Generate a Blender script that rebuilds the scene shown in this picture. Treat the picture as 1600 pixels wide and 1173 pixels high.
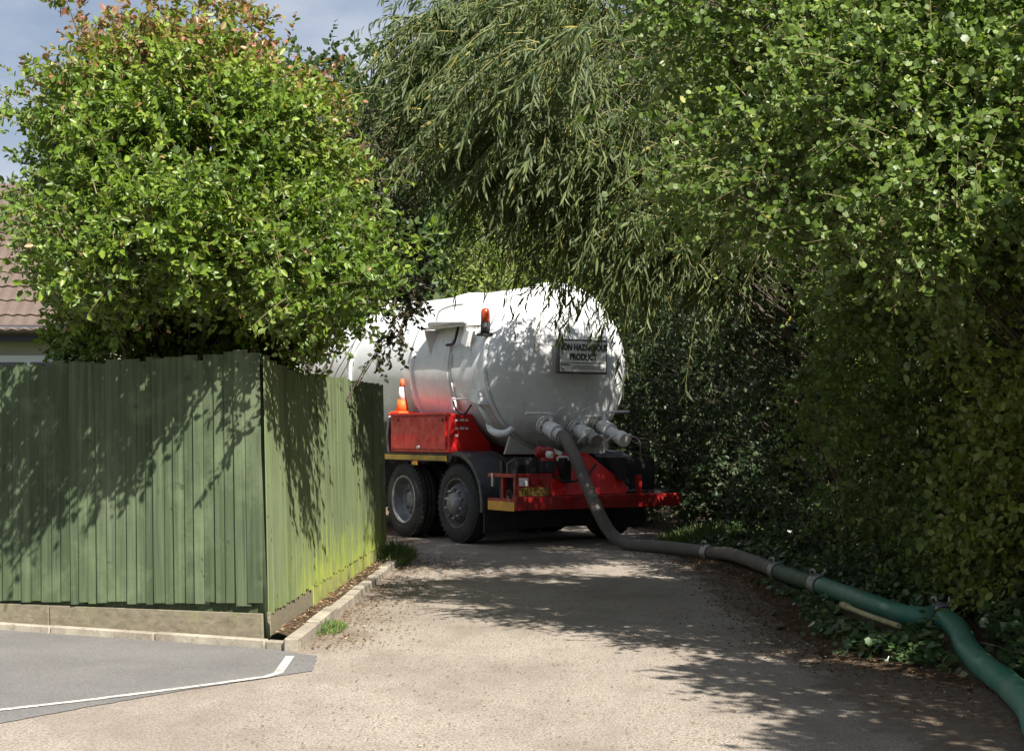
import bpy, bmesh, math
import numpy as np
from mathutils import Matrix, Vector
R = math.radians
for o in list(bpy.data.objects): bpy.data.objects.remove(o)
sc = bpy.context.scene
col = sc.collection

# ------------------------------------------------------------------ camera, sky, sun, exposure
CAM_H, FPX, HOR = 1.42, 2500.0, 672.0
cam_d = bpy.data.cameras.new('camera'); cam = bpy.data.objects.new('camera', cam_d); col.objects.link(cam)
cam_d.sensor_width = 36; cam_d.lens = FPX / 1600 * 36; cam_d.clip_end = 2000
cam.location = (0, 0, CAM_H)
cam.rotation_euler = (R(90) + math.atan((HOR - 586.5) / FPX), 0, 0)
sc.camera = cam

SUN_AZ, SUN_EL = 28.0, 46.0          # azimuth: degrees to the right of straight behind the camera
sdir = Vector((math.sin(R(SUN_AZ)) * math.cos(R(SUN_EL)), -math.cos(R(SUN_AZ)) * math.cos(R(SUN_EL)), math.sin(R(SUN_EL))))
sun_d = bpy.data.lights.new('sun', 'SUN'); sun = bpy.data.objects.new('sun', sun_d); col.objects.link(sun)
sun_d.energy = 5.0; sun_d.angle = R(0.53); sun_d.color = (1.0, 0.95, 0.87)
sun.rotation_euler = sdir.to_track_quat('Z', 'Y').to_euler()

w = bpy.data.worlds.new('World'); sc.world = w; w.use_nodes = True
nt = w.node_tree; nt.nodes.clear()
wo = nt.nodes.new('ShaderNodeOutputWorld'); bg = nt.nodes.new('ShaderNodeBackground'); bg.inputs[1].default_value = 0.044
sky = nt.nodes.new('ShaderNodeTexSky'); sky.sky_type = 'NISHITA'; sky.sun_disc = False
sky.sun_elevation = R(SUN_EL); sky.sun_rotation = math.atan2(sdir.x, sdir.y)
sky.air_density = 1.0; sky.dust_density = 1.5; sky.ozone_density = 2.0
tc = nt.nodes.new('ShaderNodeTexCoord'); mp = nt.nodes.new('ShaderNodeMapping'); mp.inputs['Scale'].default_value = (1, 1, 2.6)
mp.inputs['Location'].default_value = (0.35, 0.2, 0.1)
nz = nt.nodes.new('ShaderNodeTexNoise'); nz.inputs['Scale'].default_value = 3.2; nz.inputs['Detail'].default_value = 8; nz.inputs['Roughness'].default_value = 0.55
rp = nt.nodes.new('ShaderNodeValToRGB'); rp.color_ramp.elements[0].position = 0.34; rp.color_ramp.elements[1].position = 0.68
rp.color_ramp.elements[0].color = (0.45, 0.45, 0.45, 1); rp.color_ramp.elements[1].color = (1, 1, 1, 1)
rp2 = nt.nodes.new('ShaderNodeValToRGB'); rp2.color_ramp.elements[0].position = 0.4; rp2.color_ramp.elements[1].position = 0.66
rp2.color_ramp.elements[0].color = (4.1, 4.75, 6.1, 1); rp2.color_ramp.elements[1].color = (8.2, 8.6, 9.3, 1)
mx = nt.nodes.new('ShaderNodeMix'); mx.data_type = 'RGBA'
L = nt.links.new
L(tc.outputs['Generated'], mp.inputs['Vector']); L(mp.outputs[0], nz.inputs['Vector']); L(nz.outputs['Fac'], rp.inputs[0]); L(nz.outputs['Fac'], rp2.inputs[0])
L(rp.outputs[0], mx.inputs[0]); L(sky.outputs[0], mx.inputs[6]); L(rp2.outputs[0], mx.inputs[7]); L(mx.outputs[2], bg.inputs[0]); L(bg.outputs[0], wo.inputs[0])

vs = sc.view_settings; vs.view_transform = 'Standard'; vs.look = 'None'; vs.gamma = 1; vs.exposure = 1.2; vs.use_curve_mapping = False
sc.cycles.max_bounces = 8; sc.cycles.transparent_max_bounces = 8

# ------------------------------------------------------------------ helpers
def at(px, py, D):       # a point D metres ahead of the viewer's position, given as picture position
    return Vector(((px - 800) / FPX * D, D, CAM_H + (HOR - py) / FPX * D))
def gd(px, py, z=0.0):   # a point on the ground
    D = (CAM_H - z) * FPX / (py - HOR)
    return Vector(((px - 800) / FPX * D, D, z))

def tag(o, label=None, cat=None, group=None, kind=None):
    if label: o['label'] = label
    if cat: o['category'] = cat
    if group: o['group'] = group
    if kind: o['kind'] = kind
    return o
def empty(name, loc=(0, 0, 0), rz=0.0):
    o = bpy.data.objects.new(name, None); col.objects.link(o); o.location = loc; o.rotation_euler = (0, 0, rz); o.empty_display_size = 0.1
    return o
def link(name, me, mat=None, parent=None, loc=None):
    o = bpy.data.objects.new(name, me); col.objects.link(o)
    if mat is not None and len(me.materials) == 0: me.materials.append(mat)
    if parent is not None: o.parent = parent
    if loc is not None: o.location = loc
    return o

def np_mesh(name, V, F, tint=None, smooth=False):
    """V (n,3); F (m,k) all faces the same size; tint per-face float attribute"""
    V = np.asarray(V, np.float32); F = np.asarray(F, np.int32)
    me = bpy.data.meshes.new(name)
    me.vertices.add(len(V)); me.vertices.foreach_set('co', V.ravel())
    m, k = F.shape
    me.loops.add(m * k); me.loops.foreach_set('vertex_index', F.ravel())
    me.polygons.add(m); me.polygons.foreach_set('loop_start', np.arange(m, dtype=np.int32) * k)
    if smooth: me.polygons.foreach_set('use_smooth', np.ones(m, bool))
    if tint is not None:
        a = me.attributes.new('tint', 'FLOAT', 'FACE'); a.data.foreach_set('value', np.asarray(tint, np.float32))
    me.update(calc_edges=True)
    return me

class MB:
    def __init__(s): s.v = []; s.f = []; s.sm = []
    def add(s, V, F, smooth=False):
        b = len(s.v); s.v += [tuple(p) for p in V]; s.f += [[i + b for i in f] for f in F]; s.sm += [smooth] * len(F); return s
    def box(s, c, d, M=None, taper=1.0):
        x, y, z = d[0] / 2, d[1] / 2, d[2] / 2; c = Vector(c)
        V = [Vector((sx * x * (taper if sz > 0 else 1), sy * y * (taper if sz > 0 else 1), sz * z)) for sz in (-1, 1) for sy in (-1, 1) for sx in (-1, 1)]
        if M is not None: V = [M @ p for p in V]
        return s.add([p + c for p in V], [(0, 2, 3, 1), (4, 5, 7, 6), (0, 1, 5, 4), (1, 3, 7, 5), (3, 2, 6, 7), (2, 0, 4, 6)])
    def bbox(s, x0, x1, y0, y1, z0, z1): return s.box(((x0 + x1) / 2, (y0 + y1) / 2, (z0 + z1) / 2), (abs(x1 - x0), abs(y1 - y0), abs(z1 - z0)))
    def cyl(s, p0, p1, r0, r1=None, n=16, caps=True):
        r1 = r0 if r1 is None else r1
        return s.lathe(p0, p1, [(0, r0), (1, r1)], n, caps)
    def lathe(s, p0, p1, prof, n=24, caps=True, smooth=True, seg=None):
        p0, p1 = Vector(p0), Vector(p1); ax = (p1 - p0); q = ax.normalized().to_track_quat('Z', 'Y').to_matrix()
        X, Y = q @ Vector((1, 0, 0)), q @ Vector((0, 1, 0))
        V = []; F = []
        for t, r in prof:
            for i in range(n):
                a = 2 * math.pi * i / n; V.append(p0 + ax * t + (X * math.cos(a) + Y * math.sin(a)) * r)
        for j in range(len(prof) - 1):
            for i in range(n): F.append((j * n + i, j * n + (i + 1) % n, (j + 1) * n + (i + 1) % n, (j + 1) * n + i))
        b = len(s.v); s.add(V, F, smooth)
        if caps:
            k = len(prof) - 1
            s.f += [[b + i for i in reversed(range(n))], [b + k * n + i for i in range(n)]]; s.sm += [False, False]
        return s
    def tube(s, pts, r, n=10, caps=True):
        pts = [Vector(p) for p in pts]; m = len(pts)
        rr = r if isinstance(r, (list, tuple)) else [r] * m
        V = []; F = []; nrm = None
        for i, p in enumerate(pts):
            t = (pts[min(i + 1, m - 1)] - pts[max(i - 1, 0)]).normalized()
            if nrm is None: nrm = t.orthogonal().normalized()
            nrm = (nrm - t * nrm.dot(t)).normalized(); bn = t.cross(nrm)
            for k in range(n):
                a = 2 * math.pi * k / n; V.append(p + (nrm * math.cos(a) + bn * math.sin(a)) * rr[i])
        for i in range(m - 1):
            for k in range(n): F.append((i * n + k, i * n + (k + 1) % n, (i + 1) * n + (k + 1) % n, (i + 1) * n + k))
        b = len(s.v); s.add(V, F, True)
        if caps:
            s.f += [[b + i for i in reversed(range(n))], [b + (m - 1) * n + i for i in range(n)]]; s.sm += [False, False]
        return s
    def prism(s, poly, fn, d0, d1):
        """poly 2D list, fn(a,b,d)->3D; extruded from d0 to d1"""
        n = len(poly); V = [fn(a, b, d0) for a, b in poly] + [fn(a, b, d1) for a, b in poly]
        F = [tuple(range(n))[::-1], tuple(range(n, 2 * n))] + [(i, (i + 1) % n, n + (i + 1) % n, n + i) for i in range(n)]
        return s.add(V, F)
    def mesh(s, name):
        me = bpy.data.meshes.new(name); me.from_pydata([tuple(v) for v in s.v], [], s.f)
        me.polygons.foreach_set('use_smooth', s.sm)
        bm = bmesh.new(); bm.from_mesh(me); bmesh.ops.recalc_face_normals(bm, faces=bm.faces); bm.to_mesh(me); bm.free()
        return me
    def build(s, name, mat, parent=None, bevel=0.0, loc=None):
        me = s.mesh(name)
        o = link(name, me, mat, parent, loc)
        if bevel > 0:
            m = o.modifiers.new('bevel', 'BEVEL'); m.width = bevel; m.segments = 2; m.limit_method = 'ANGLE'; m.angle_limit = R(35)
        return o

def copy_tree(o, parent=None):
    c = o.copy(); col.objects.link(c); c.parent = parent
    for ch in [x for x in o.children]: copy_tree(ch, c)
    return c

def catmull(pts, n=8):
    pts = [Vector(p) for p in pts]; P = [pts[0] * 2 - pts[1]] + pts + [pts[-1] * 2 - pts[-2]]; out = []
    for i in range(1, len(P) - 2):
        for k in range(n):
            t = k / n; a, b, c, d = P[i - 1], P[i], P[i + 1], P[i + 2]
            out.append(0.5 * ((2 * b) + (c - a) * t + (2 * a - 5 * b + 4 * c - d) * t * t + (3 * b - a - 3 * c + d) * t ** 3))
    out.append(pts[-1]); return out

# ------------------------------------------------------------------ materials
class NT:
    def __init__(s, name):
        s.m = bpy.data.materials.new(name); s.m.use_nodes = True; s.t = s.m.node_tree; s.b = s.t.nodes['Principled BSDF']; s.out = s.t.nodes['Material Output']
    def n(s, typ, **kw):
        x = s.t.nodes.new(typ)
        for k, v in kw.items():
            if k.startswith('i_'): x.inputs[k[2:].replace('_', ' ')].default_value = v
            else: setattr(x, k, v)
        return x
    def l(s, a, b): s.t.links.new(a, b)
    def noise(s, scale, detail=4, rough=0.55, vec=None, dist=0.0):
        x = s.n('ShaderNodeTexNoise'); x.inputs['Scale'].default_value = scale; x.inputs['Detail'].default_value = detail; x.inputs['Roughness'].default_value = rough; x.inputs['Distortion'].default_value = dist
        if vec is not None: s.l(vec, x.inputs['Vector'])
        return x.outputs['Fac']
    def coord(s, which='Object', scale=(1, 1, 1), loc=(0, 0, 0)):
        c = s.n('ShaderNodeTexCoord'); m = s.n('ShaderNodeMapping'); m.inputs['Scale'].default_value = scale; m.inputs['Location'].default_value = loc
        s.l(c.outputs[which], m.inputs['Vector']); return m.outputs[0]
    def pos(s, scale=(1, 1, 1)):
        g = s.n('ShaderNodeNewGeometry'); m = s.n('ShaderNodeMapping'); m.inputs['Scale'].default_value = scale
        s.l(g.outputs['Position'], m.inputs['Vector']); return m.outputs[0]
    def ramp(s, fac, stops, interp='LINEAR'):
        r = s.n('ShaderNodeValToRGB'); e = r.color_ramp.elements; r.color_ramp.interpolation = interp
        while len(e) < len(stops): e.new(0.5)
        for i, (p, c) in enumerate(stops):
            e[i].position = p; e[i].color = (c, c, c, 1) if isinstance(c, (int, float)) else tuple(c) + (1,)
        s.l(fac, r.inputs[0]); return r.outputs[0]
    def mix(s, fac, a, b, mode='MIX'):
        x = s.n('ShaderNodeMix', data_type='RGBA', blend_type=mode)
        for i, v in ((0, fac), (6, a), (7, b)):
            if isinstance(v, (int, float)): x.inputs[i].default_value = v
            elif isinstance(v, tuple): x.inputs[i].default_value = v + (1,)
            else: s.l(v, x.inputs[i])
        return x.outputs[2]
    def math(s, op, a, b=0.0, clamp=False):
        x = s.n('ShaderNodeMath', operation=op, use_clamp=clamp)
        for i, v in enumerate((a, b)):
            if isinstance(v, (int, float)): x.inputs[i].default_value = v
            else: s.l(v, x.inputs[i])
        return x.outputs[0]
    def sep(s, v):
        x = s.n('ShaderNodeSeparateXYZ'); s.l(v, x.inputs[0]); return x.outputs
    def bump(s, h, strength=0.3, dist=0.01):
        x = s.n('ShaderNodeBump'); x.inputs['Strength'].default_value = strength; x.inputs['Distance'].default_value = dist
        s.l(h, x.inputs['Height']); s.l(x.outputs[0], s.b.inputs['Normal'])
    def set(s, col=None, rough=None, metal=None, spec=None, coat=None):
        if col is not None:
            if isinstance(col, tuple): s.b.inputs['Base Color'].default_value = col + (1,)
            else: s.l(col, s.b.inputs['Base Color'])
        if rough is not None:
            if isinstance(rough, (int, float)): s.b.inputs['Roughness'].default_value = rough
            else: s.l(rough, s.b.inputs['Roughness'])
        if metal is not None: s.b.inputs['Metallic'].default_value = metal
        if spec is not None: s.b.inputs['Specular IOR Level'].default_value = spec
        if coat is not None: s.b.inputs['Coat Weight'].default_value = coat
        return s

def grime_paint(name, colr, dirt, amount=0.5, rough=0.3, metal=0.0, scale=3.0, coat=0.0):
    n = NT(name); v = n.coord('Object')
    f = n.ramp(n.noise(scale, 6, 0.65, v), [(0.42, 0.0), (0.75, amount)])
    f2 = n.ramp(n.noise(scale * 9, 5, 0.6, v), [(0.5, 0.0), (0.8, amount * 0.6)])
    c = n.mix(n.math('MAXIMUM', f, f2), colr, dirt)
    n.set(c, n.ramp(n.noise(scale * 2, 4, 0.6, v), [(0.3, rough * 0.8), (0.7, min(1, rough * 1.7))]), metal, coat=coat)
    return n.m

def leaf_mat(name, stops, transl=0.35, rough=0.45, tmul=(1.25, 1.35, 0.6), spec=0.35):
    n = NT(name); a = n.n('ShaderNodeAttribute', attribute_name='tint')
    c = n.ramp(a.outputs['Fac'], stops)
    g = n.n('ShaderNodeNewGeometry')
    under = n.mix(g.outputs['Backfacing'], c, n.mix(0.35, c, (0.22, 0.26, 0.16)))
    n.set(under, rough, spec=spec)
    t = n.n('ShaderNodeBsdfTranslucent'); n.l(n.mix(1.0, c, tmul, 'MULTIPLY'), t.inputs[0])
    ms = n.n('ShaderNodeMixShader'); ms.inputs[0].default_value = transl
    n.l(n.b.outputs[0], ms.inputs[1]); n.l(t.outputs[0], ms.inputs[2]); n.l(ms.outputs[0], n.out.inputs[0])
    return n.m

M = {}
# worn lane surface
n = NT('lane_surface'); v = n.pos()
big = n.noise(0.45, 5, 0.6, v); med = n.noise(3.0, 5, 0.65, v); fine = n.noise(75, 3, 0.7, v)
vor = n.n('ShaderNodeTexVoronoi'); vor.inputs['Scale'].default_value = 95; n.l(v, vor.inputs['Vector'])
base = n.ramp(big, [(0.3, (0.285, 0.243, 0.198)), (0.7, (0.405, 0.347, 0.286))])
base = n.mix(n.ramp(med, [(0.45, 0.0), (0.72, 0.55)]), base, (0.215, 0.18, 0.145))
base = n.mix(n.ramp(vor.outputs['Color'], [(0.1, 0.0), (1.0, 0.55)]), base, (0.44, 0.40, 0.35))
base = n.mix(n.ramp(fine, [(0.38, 0.75), (0.56, 0.0)]), base, (0.085, 0.072, 0.06))
base = n.mix(n.ramp(n.noise(26, 3, 0.7, v), [(0.55, 0.0), (0.68, 0.7)]), base, (0.12, 0.09, 0.065))
xyz = n.sep(v)
# brown dirt and leaf mush washed against the kerb and along the verge
kd = n.math('ADD', n.math('MULTIPLY', n.math('ADD', xyz[0], 1.45), -1.3), n.math('MULTIPLY', n.noise(2.2, 6, 0.75, v), 2.0))
kd = n.math('MULTIPLY', n.ramp(kd, [(0.35, 0.0), (0.95, 1.0)]), n.ramp(n.math('DIVIDE', n.math('SUBTRACT', xyz[1], n.math('MULTIPLY', n.noise(1.3, 4, 0.6, v), 1.5)), 20.0), [(0.46, 0.0), (0.5, 0.85)]))
base = n.mix(kd, base, n.ramp(n.noise(18, 5, 0.75, v), [(0.35, (0.07, 0.045, 0.028)), (0.65, (0.19, 0.135, 0.09))]))
rd = n.math('ADD', n.math('MULTIPLY', n.math('SUBTRACT', xyz[0], 1.75), 1.2), n.math('MULTIPLY', n.noise(2.6, 6, 0.75, v), 1.7))
base = n.mix(n.ramp(rd, [(0.75, 0.0), (1.35, 0.85)]), base, n.ramp(n.noise(16, 5, 0.75, v), [(0.35, (0.055, 0.036, 0.024)), (0.65, (0.15, 0.105, 0.072))]))
base = n.mix(n.ramp(n.noise(0.9, 7, 0.72, n.pos((1.0, 0.45, 1.0))), [(0.45, 0.0), (0.64, 0.7)]), base, (0.175, 0.145, 0.118))
n.set(base, 0.92, spec=0.2); n.bump(n.math('ADD', vor.outputs['Distance'], fine), 0.7, 0.006); M['lane'] = n.m
# newer tarmac of the bay
n = NT('bay_tarmac'); v = n.pos()
c = n.ramp(n.noise(1.1, 5, 0.6, v), [(0.3, (0.14, 0.134, 0.127)), (0.75, (0.215, 0.206, 0.195))])
c = n.mix(n.ramp(n.noise(130, 2, 0.6, v), [(0.42, 0.6), (0.58, 0.0)]), c, (0.07, 0.07, 0.072))
c = n.mix(n.ramp(n.noise(9, 4, 0.6, v), [(0.62, 0.0), (0.78, 0.45)]), c, (0.22, 0.20, 0.18))
n.set(c, 0.9, spec=0.25); n.bump(n.noise(130, 2, 0.6, v), 0.5, 0.004); M['tarmac'] = n.m
# soil, litter
n = NT('soil'); v = n.pos()
c = n.ramp(n.noise(7, 6, 0.7, v), [(0.3, (0.04, 0.028, 0.018)), (0.55, (0.09, 0.062, 0.042)), (0.75, (0.15, 0.11, 0.075))])
n.set(c, 0.95, spec=0.1); n.bump(n.noise(30, 5, 0.7, v), 0.9, 0.02); M['soil'] = n.m
n = NT('rough_grass_ground'); v = n.pos()
c = n.ramp(n.noise(1.5, 7, 0.7, v), [(0.3, (0.03, 0.045, 0.014)), (0.6, (0.06, 0.085, 0.028)), (0.8, (0.10, 0.085, 0.05))])
n.set(c, 0.95, spec=0.1); n.bump(n.noise(20, 5, 0.7, v), 0.8, 0.03); M['ground'] = n.m
# concrete
n = NT('kerb_concrete'); v = n.pos()
c = n.ramp(n.noise(4, 6, 0.65, v), [(0.3, (0.20, 0.175, 0.14)), (0.7, (0.40, 0.36, 0.29))])
c = n.mix(n.ramp(n.noise(22, 5, 0.7, v), [(0.5, 0.0), (0.75, 0.6)]), c, (0.11, 0.10, 0.06))
n.set(c, 0.9, spec=0.2); n.bump(n.noise(60, 4, 0.6, v), 0.5, 0.006); M['kerb'] = n.m
n = NT('white_line_paint'); v = n.pos()
c = n.mix(n.ramp(n.noise(35, 5, 0.75, v), [(0.42, 0.0), (0.62, 0.95)]), (0.60, 0.58, 0.52), (0.20, 0.19, 0.175))
n.set(c, 0.8); M['line'] = n.m
# fence boards: stained green, weathered, mossy near the foot
def fence_mat(name, moss, base_lo, base_hi):
    n = NT(name); v = n.coord('Object', (38, 38, 1.6)); p = n.pos()
    oi = n.n('ShaderNodeObjectInfo')
    vv = n.n('ShaderNodeVectorMath', operation='ADD'); n.l(v, vv.inputs[0])
    cb = n.n('ShaderNodeCombineXYZ')
    for k in range(3): n.l(n.math('MULTIPLY', oi.outputs['Random'], 71.0 + 13 * k), cb.inputs[k])
    n.l(cb.outputs[0], vv.inputs[1])
    g = n.noise(1.0, 6, 0.65, vv.outputs[0], 0.6)
    c = n.ramp(g, [(0.3, base_lo), (0.68, base_hi)])
    c = n.mix(n.ramp(oi.outputs['Random'], [(0.0, 0.0), (0.5, 0.15), (1.0, 0.6)]), c, tuple(x * 0.75 for x in base_lo))
    c = n.mix(n.ramp(n.noise(1.0, 5, 0.7, n.pos((7, 7, 0.5))), [(0.5, 0.0), (0.72, 0.45)]), c, (0.15, 0.17, 0.11))
    c = n.mix(n.ramp(n.noise(2.2, 5, 0.7, p), [(0.48, 0.0), (0.72, 0.5)]), c, (0.17, 0.215, 0.12))
    kn = n.noise(11, 2, 0.5, p); c = n.mix(n.ramp(kn, [(0.71, 0.0), (0.75, 0.7)]), c, (0.035, 0.05, 0.03))
    z = n.sep(p)[2]; h = n.math('ADD', n.math('ADD', z, n.math('MULTIPLY', n.math('SUBTRACT', n.noise(3.0, 6, 0.75, p), 0.5), 1.3)), n.math('MULTIPLY', n.math('SUBTRACT', n.noise(1.0, 4, 0.7, n.pos((13, 13, 0.9))), 0.5), 1.5))
    yy = n.math('ADD', n.sep(p)[1], n.math('MULTIPLY', n.noise(2.0, 4, 0.6, p), 1.6))
    mf = n.math('MULTIPLY', n.ramp(h, [(0.1, moss), (0.62, 0.0)]), n.ramp(n.math('DIVIDE', yy, 20.0), [(0.60, 0.12), (0.655, 1.0)]))
    c = n.mix(mf, c, (0.30, 0.35, 0.05))
    n.set(c, 0.85, spec=0.2); n.bump(g, 0.5, 0.004); return n.m
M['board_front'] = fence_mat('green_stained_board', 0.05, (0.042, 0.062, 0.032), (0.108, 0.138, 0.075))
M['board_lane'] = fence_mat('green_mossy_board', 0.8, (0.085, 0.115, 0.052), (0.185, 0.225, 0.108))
n = NT('gravel_board_timber'); v = n.coord('Object', (1.2, 30, 30)); p = n.pos()
c = n.ramp(n.noise(1.0, 6, 0.7, v, 0.5), [(0.3, (0.12, 0.105, 0.075)), (0.7, (0.25, 0.215, 0.155))])
c = n.mix(n.ramp(n.noise(5, 5, 0.7, p), [(0.5, 0.0), (0.75, 0.55)]), c, (0.20, 0.23, 0.07))
n.set(c, 0.9, spec=0.15); n.bump(n.noise(1.0, 5, 0.7, v), 0.4, 0.004); M['gravel_board'] = n.m
n = NT('gravel_board_mossy'); p = n.pos()
c = n.ramp(n.noise(6, 6, 0.7, p), [(0.35, (0.20, 0.19, 0.10)), (0.65, (0.33, 0.38, 0.07))])
n.set(c, 0.9, spec=0.15); n.bump(n.noise(30, 5, 0.7, p), 0.4, 0.004); M['gravel_board_moss'] = n.m
n = NT('bark'); v = n.coord('Object', (6, 6, 1.5))
c = n.ramp(n.noise(3, 6, 0.7, v), [(0.3, (0.05, 0.04, 0.03)), (0.7, (0.15, 0.125, 0.095))])
n.set(c, 0.95, spec=0.1); n.bump(n.noise(4, 6, 0.7, v), 0.8, 0.03); M['bark'] = n.m
n = NT('twig_bark'); c = n.ramp(n.noise(6, 3, 0.6, n.coord('Object')), [(0.3, (0.10, 0.075, 0.04)), (0.7, (0.24, 0.20, 0.11))]); n.set(c, 0.85, spec=0.15); M['twig'] = n.m
n = NT('yellow_twig_bark'); c = n.ramp(n.noise(6, 3, 0.6, n.coord('Object')), [(0.3, (0.17, 0.16, 0.05)), (0.7, (0.30, 0.28, 0.11))]); n.set(c, 0.8, spec=0.2); M['ytwig'] = n.m
# vehicle paints
n = NT('tank_white_paint'); v = n.coord('Object'); vs_ = n.coord('Object', (9, 9, 0.7))
f = n.ramp(n.noise(1.6, 6, 0.65, v), [(0.42, 0.0), (0.75, 0.4)]); st_ = n.ramp(n.noise(1.0, 6, 0.7, vs_), [(0.52, 0.0), (0.75, 0.55)])
c = n.mix(n.math('MAXIMUM', f, st_), (0.76, 0.77, 0.77), (0.40, 0.385, 0.35))
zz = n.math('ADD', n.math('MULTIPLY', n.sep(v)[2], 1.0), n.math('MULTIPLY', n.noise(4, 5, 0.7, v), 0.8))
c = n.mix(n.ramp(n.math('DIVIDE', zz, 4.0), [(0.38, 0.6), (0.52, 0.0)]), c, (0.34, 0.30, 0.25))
n.set(c, n.ramp(n.noise(5, 5, 0.6, v), [(0.3, 0.18), (0.7, 0.42)]), coat=0.15); n.bump(n.noise(2.6, 2, 0.4, v), 0.22, 0.05); M['tank'] = n.m
M['white'] = grime_paint('white_metal_paint', (0.80, 0.80, 0.78), (0.38, 0.37, 0.33), 0.5, 0.4, 0.0, 6)
M['red'] = grime_paint('red_paint', (0.62, 0.012, 0.010), (0.34, 0.012, 0.010), 0.5, 0.38, 0.0, 4, 0.0)
M['redd'] = grime_paint('dirty_red_paint', (0.34, 0.008, 0.007), (0.07, 0.016, 0.012), 0.8, 0.42, 0.0, 5)
M['black'] = grime_paint('black_plastic', (0.012, 0.012, 0.014), (0.05, 0.048, 0.045), 0.6, 0.5, 0.0, 6)
M['mudguard'] = grime_paint('mudguard_plastic', (0.035, 0.037, 0.042), (0.10, 0.10, 0.10), 0.6, 0.45, 0.0, 5)
M['rubber'] = grime_paint('tyre_rubber', (0.018, 0.018, 0.018), (0.055, 0.05, 0.045), 0.7, 0.8, 0.0, 7)
M['steel'] = grime_paint('rim_steel', (0.27, 0.27, 0.275), (0.06, 0.055, 0.05), 0.8, 0.45, 0.4, 8)
M['dsteel'] = grime_paint('dark_hub_steel', (0.11, 0.11, 0.11), (0.03, 0.028, 0.025), 0.7, 0.5, 0.4, 8)
M['amber'] = grime_paint('amber_reflector', (0.62, 0.30, 0.02), (0.3, 0.16, 0.03), 0.5, 0.35, 0.0, 9)
M['olive'] = grime_paint('dusty_amber_reflector', (0.42, 0.27, 0.03), (0.22, 0.15, 0.05), 0.6, 0.45, 0.0, 9)
M['plate'] = grime_paint('plate_yellow', (0.26, 0.16, 0.015), (0.09, 0.05, 0.02), 0.9, 0.5, 0.0, 14)
M['ink'] = NT('black_ink').set((0.02, 0.02, 0.022), 0.6).m
M['decal'] = NT('white_decal').set((0.75, 0.74, 0.72), 0.5).m
M['lens'] = NT('amber_beacon_lens').set((0.33, 0.045, 0.008), 0.25, coat=0.2).m
M['signface'] = grime_paint('sign_face', (0.74, 0.74, 0.71), (0.5, 0.5, 0.47), 0.4, 0.45, 0.0, 6)
M['orange'] = grime_paint('cone_orange', (0.85, 0.13, 0.02), (0.5, 0.1, 0.03), 0.4, 0.5, 0.0, 9)
M['conewhite'] = grime_paint('cone_white_band', (0.80, 0.79, 0.77), (0.5, 0.48, 0.44), 0.4, 0.4, 0.0, 9)
M['glass'] = NT('dark_glass').set((0.02, 0.025, 0.03), 0.05, spec=0.6).m
M['hosegrey'] = grime_paint('dirty_grey_hose', (0.10, 0.092, 0.08), (0.19, 0.165, 0.135), 0.8, 0.6, 0.0, 4)
M['hosedull'] = grime_paint('dusty_green_hose', (0.035, 0.085, 0.05), (0.12, 0.12, 0.09), 0.75, 0.5, 0.0, 5)
M['hosegreen'] = grime_paint('green_pvc_hose', (0.028, 0.165, 0.105), (0.15, 0.21, 0.16), 0.8, 0.42, 0.0, 3)
M['galv'] = grime_paint('galvanised_steel', (0.42, 0.42, 0.41), (0.12, 0.11, 0.09), 0.7, 0.45, 0.7, 12)
M['paleyellow'] = grime_paint('pale_yellow_plastic', (0.42, 0.37, 0.19), (0.18, 0.16, 0.09), 0.8, 0.5, 0.0, 10)
M['tile'] = grime_paint('roof_tile_concrete', (0.115, 0.082, 0.064), (0.07, 0.056, 0.048), 0.7, 0.85, 0.0, 5)
M['render'] = grime_paint('cream_render', (0.52, 0.47, 0.38), (0.40, 0.35, 0.27), 0.5, 0.85, 0.0, 2)
M['upvc'] = NT('white_plastic').set((0.75, 0.76, 0.78), 0.35).m
M['fascia'] = NT('dark_fascia').set((0.02, 0.018, 0.025), 0.5).m
# leaves
M['lf_shrub'] = leaf_mat('glossy_shrub_leaf', [(0.0, (0.040, 0.080, 0.012)), (0.35, (0.110, 0.182, 0.020)), (0.62, (0.215, 0.29, 0.038)), (0.74, (0.20, 0.21, 0.05)), (0.86, (0.30, 0.19, 0.085)), (1.0, (0.31, 0.13, 0.085))], 0.32, 0.38)
M['lf_purple'] = leaf_mat('dark_purple_leaf', [(0.0, (0.012, 0.014, 0.008)), (0.6, (0.032, 0.03, 0.014)), (1.0, (0.09, 0.035, 0.022))], 0.22, 0.4)
M['lf_willow'] = leaf_mat('willow_leaf', [(0.0, (0.040, 0.064, 0.022)), (0.5, (0.095, 0.132, 0.043)), (0.9, (0.21, 0.245, 0.08)), (1.0, (0.40, 0.33, 0.07))], 0.42, 0.5, spec=0.3)
M['lf_haw'] = leaf_mat('hawthorn_leaf', [(0.0, (0.055, 0.085, 0.018)), (0.45, (0.125, 0.195, 0.040)), (0.85, (0.29, 0.36, 0.12)), (1.0, (0.42, 0.42, 0.15))], 0.42, 0.42, spec=0.4)
M['lf_hedge'] = leaf_mat('hedge_leaf', [(0.0, (0.05, 0.085, 0.020)), (0.6, (0.13, 0.185, 0.040)), (1.0, (0.27, 0.30, 0.08))], 0.36, 0.42)
M['lf_shade'] = leaf_mat('shade_darkened_leaf', [(0.0, (0.012, 0.026, 0.010)), (0.6, (0.032, 0.055, 0.018)), (1.0, (0.075, 0.10, 0.03))], 0.2, 0.45, spec=0.25)  # hedge leaf darkened to paint in the deep shade right of the tank
M['lf_elm'] = leaf_mat('yellowing_hedge_leaf', [(0.0, (0.095, 0.13, 0.025)), (0.5, (0.20, 0.25, 0.048)), (1.0, (0.36, 0.34, 0.10))], 0.38, 0.4)
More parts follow.
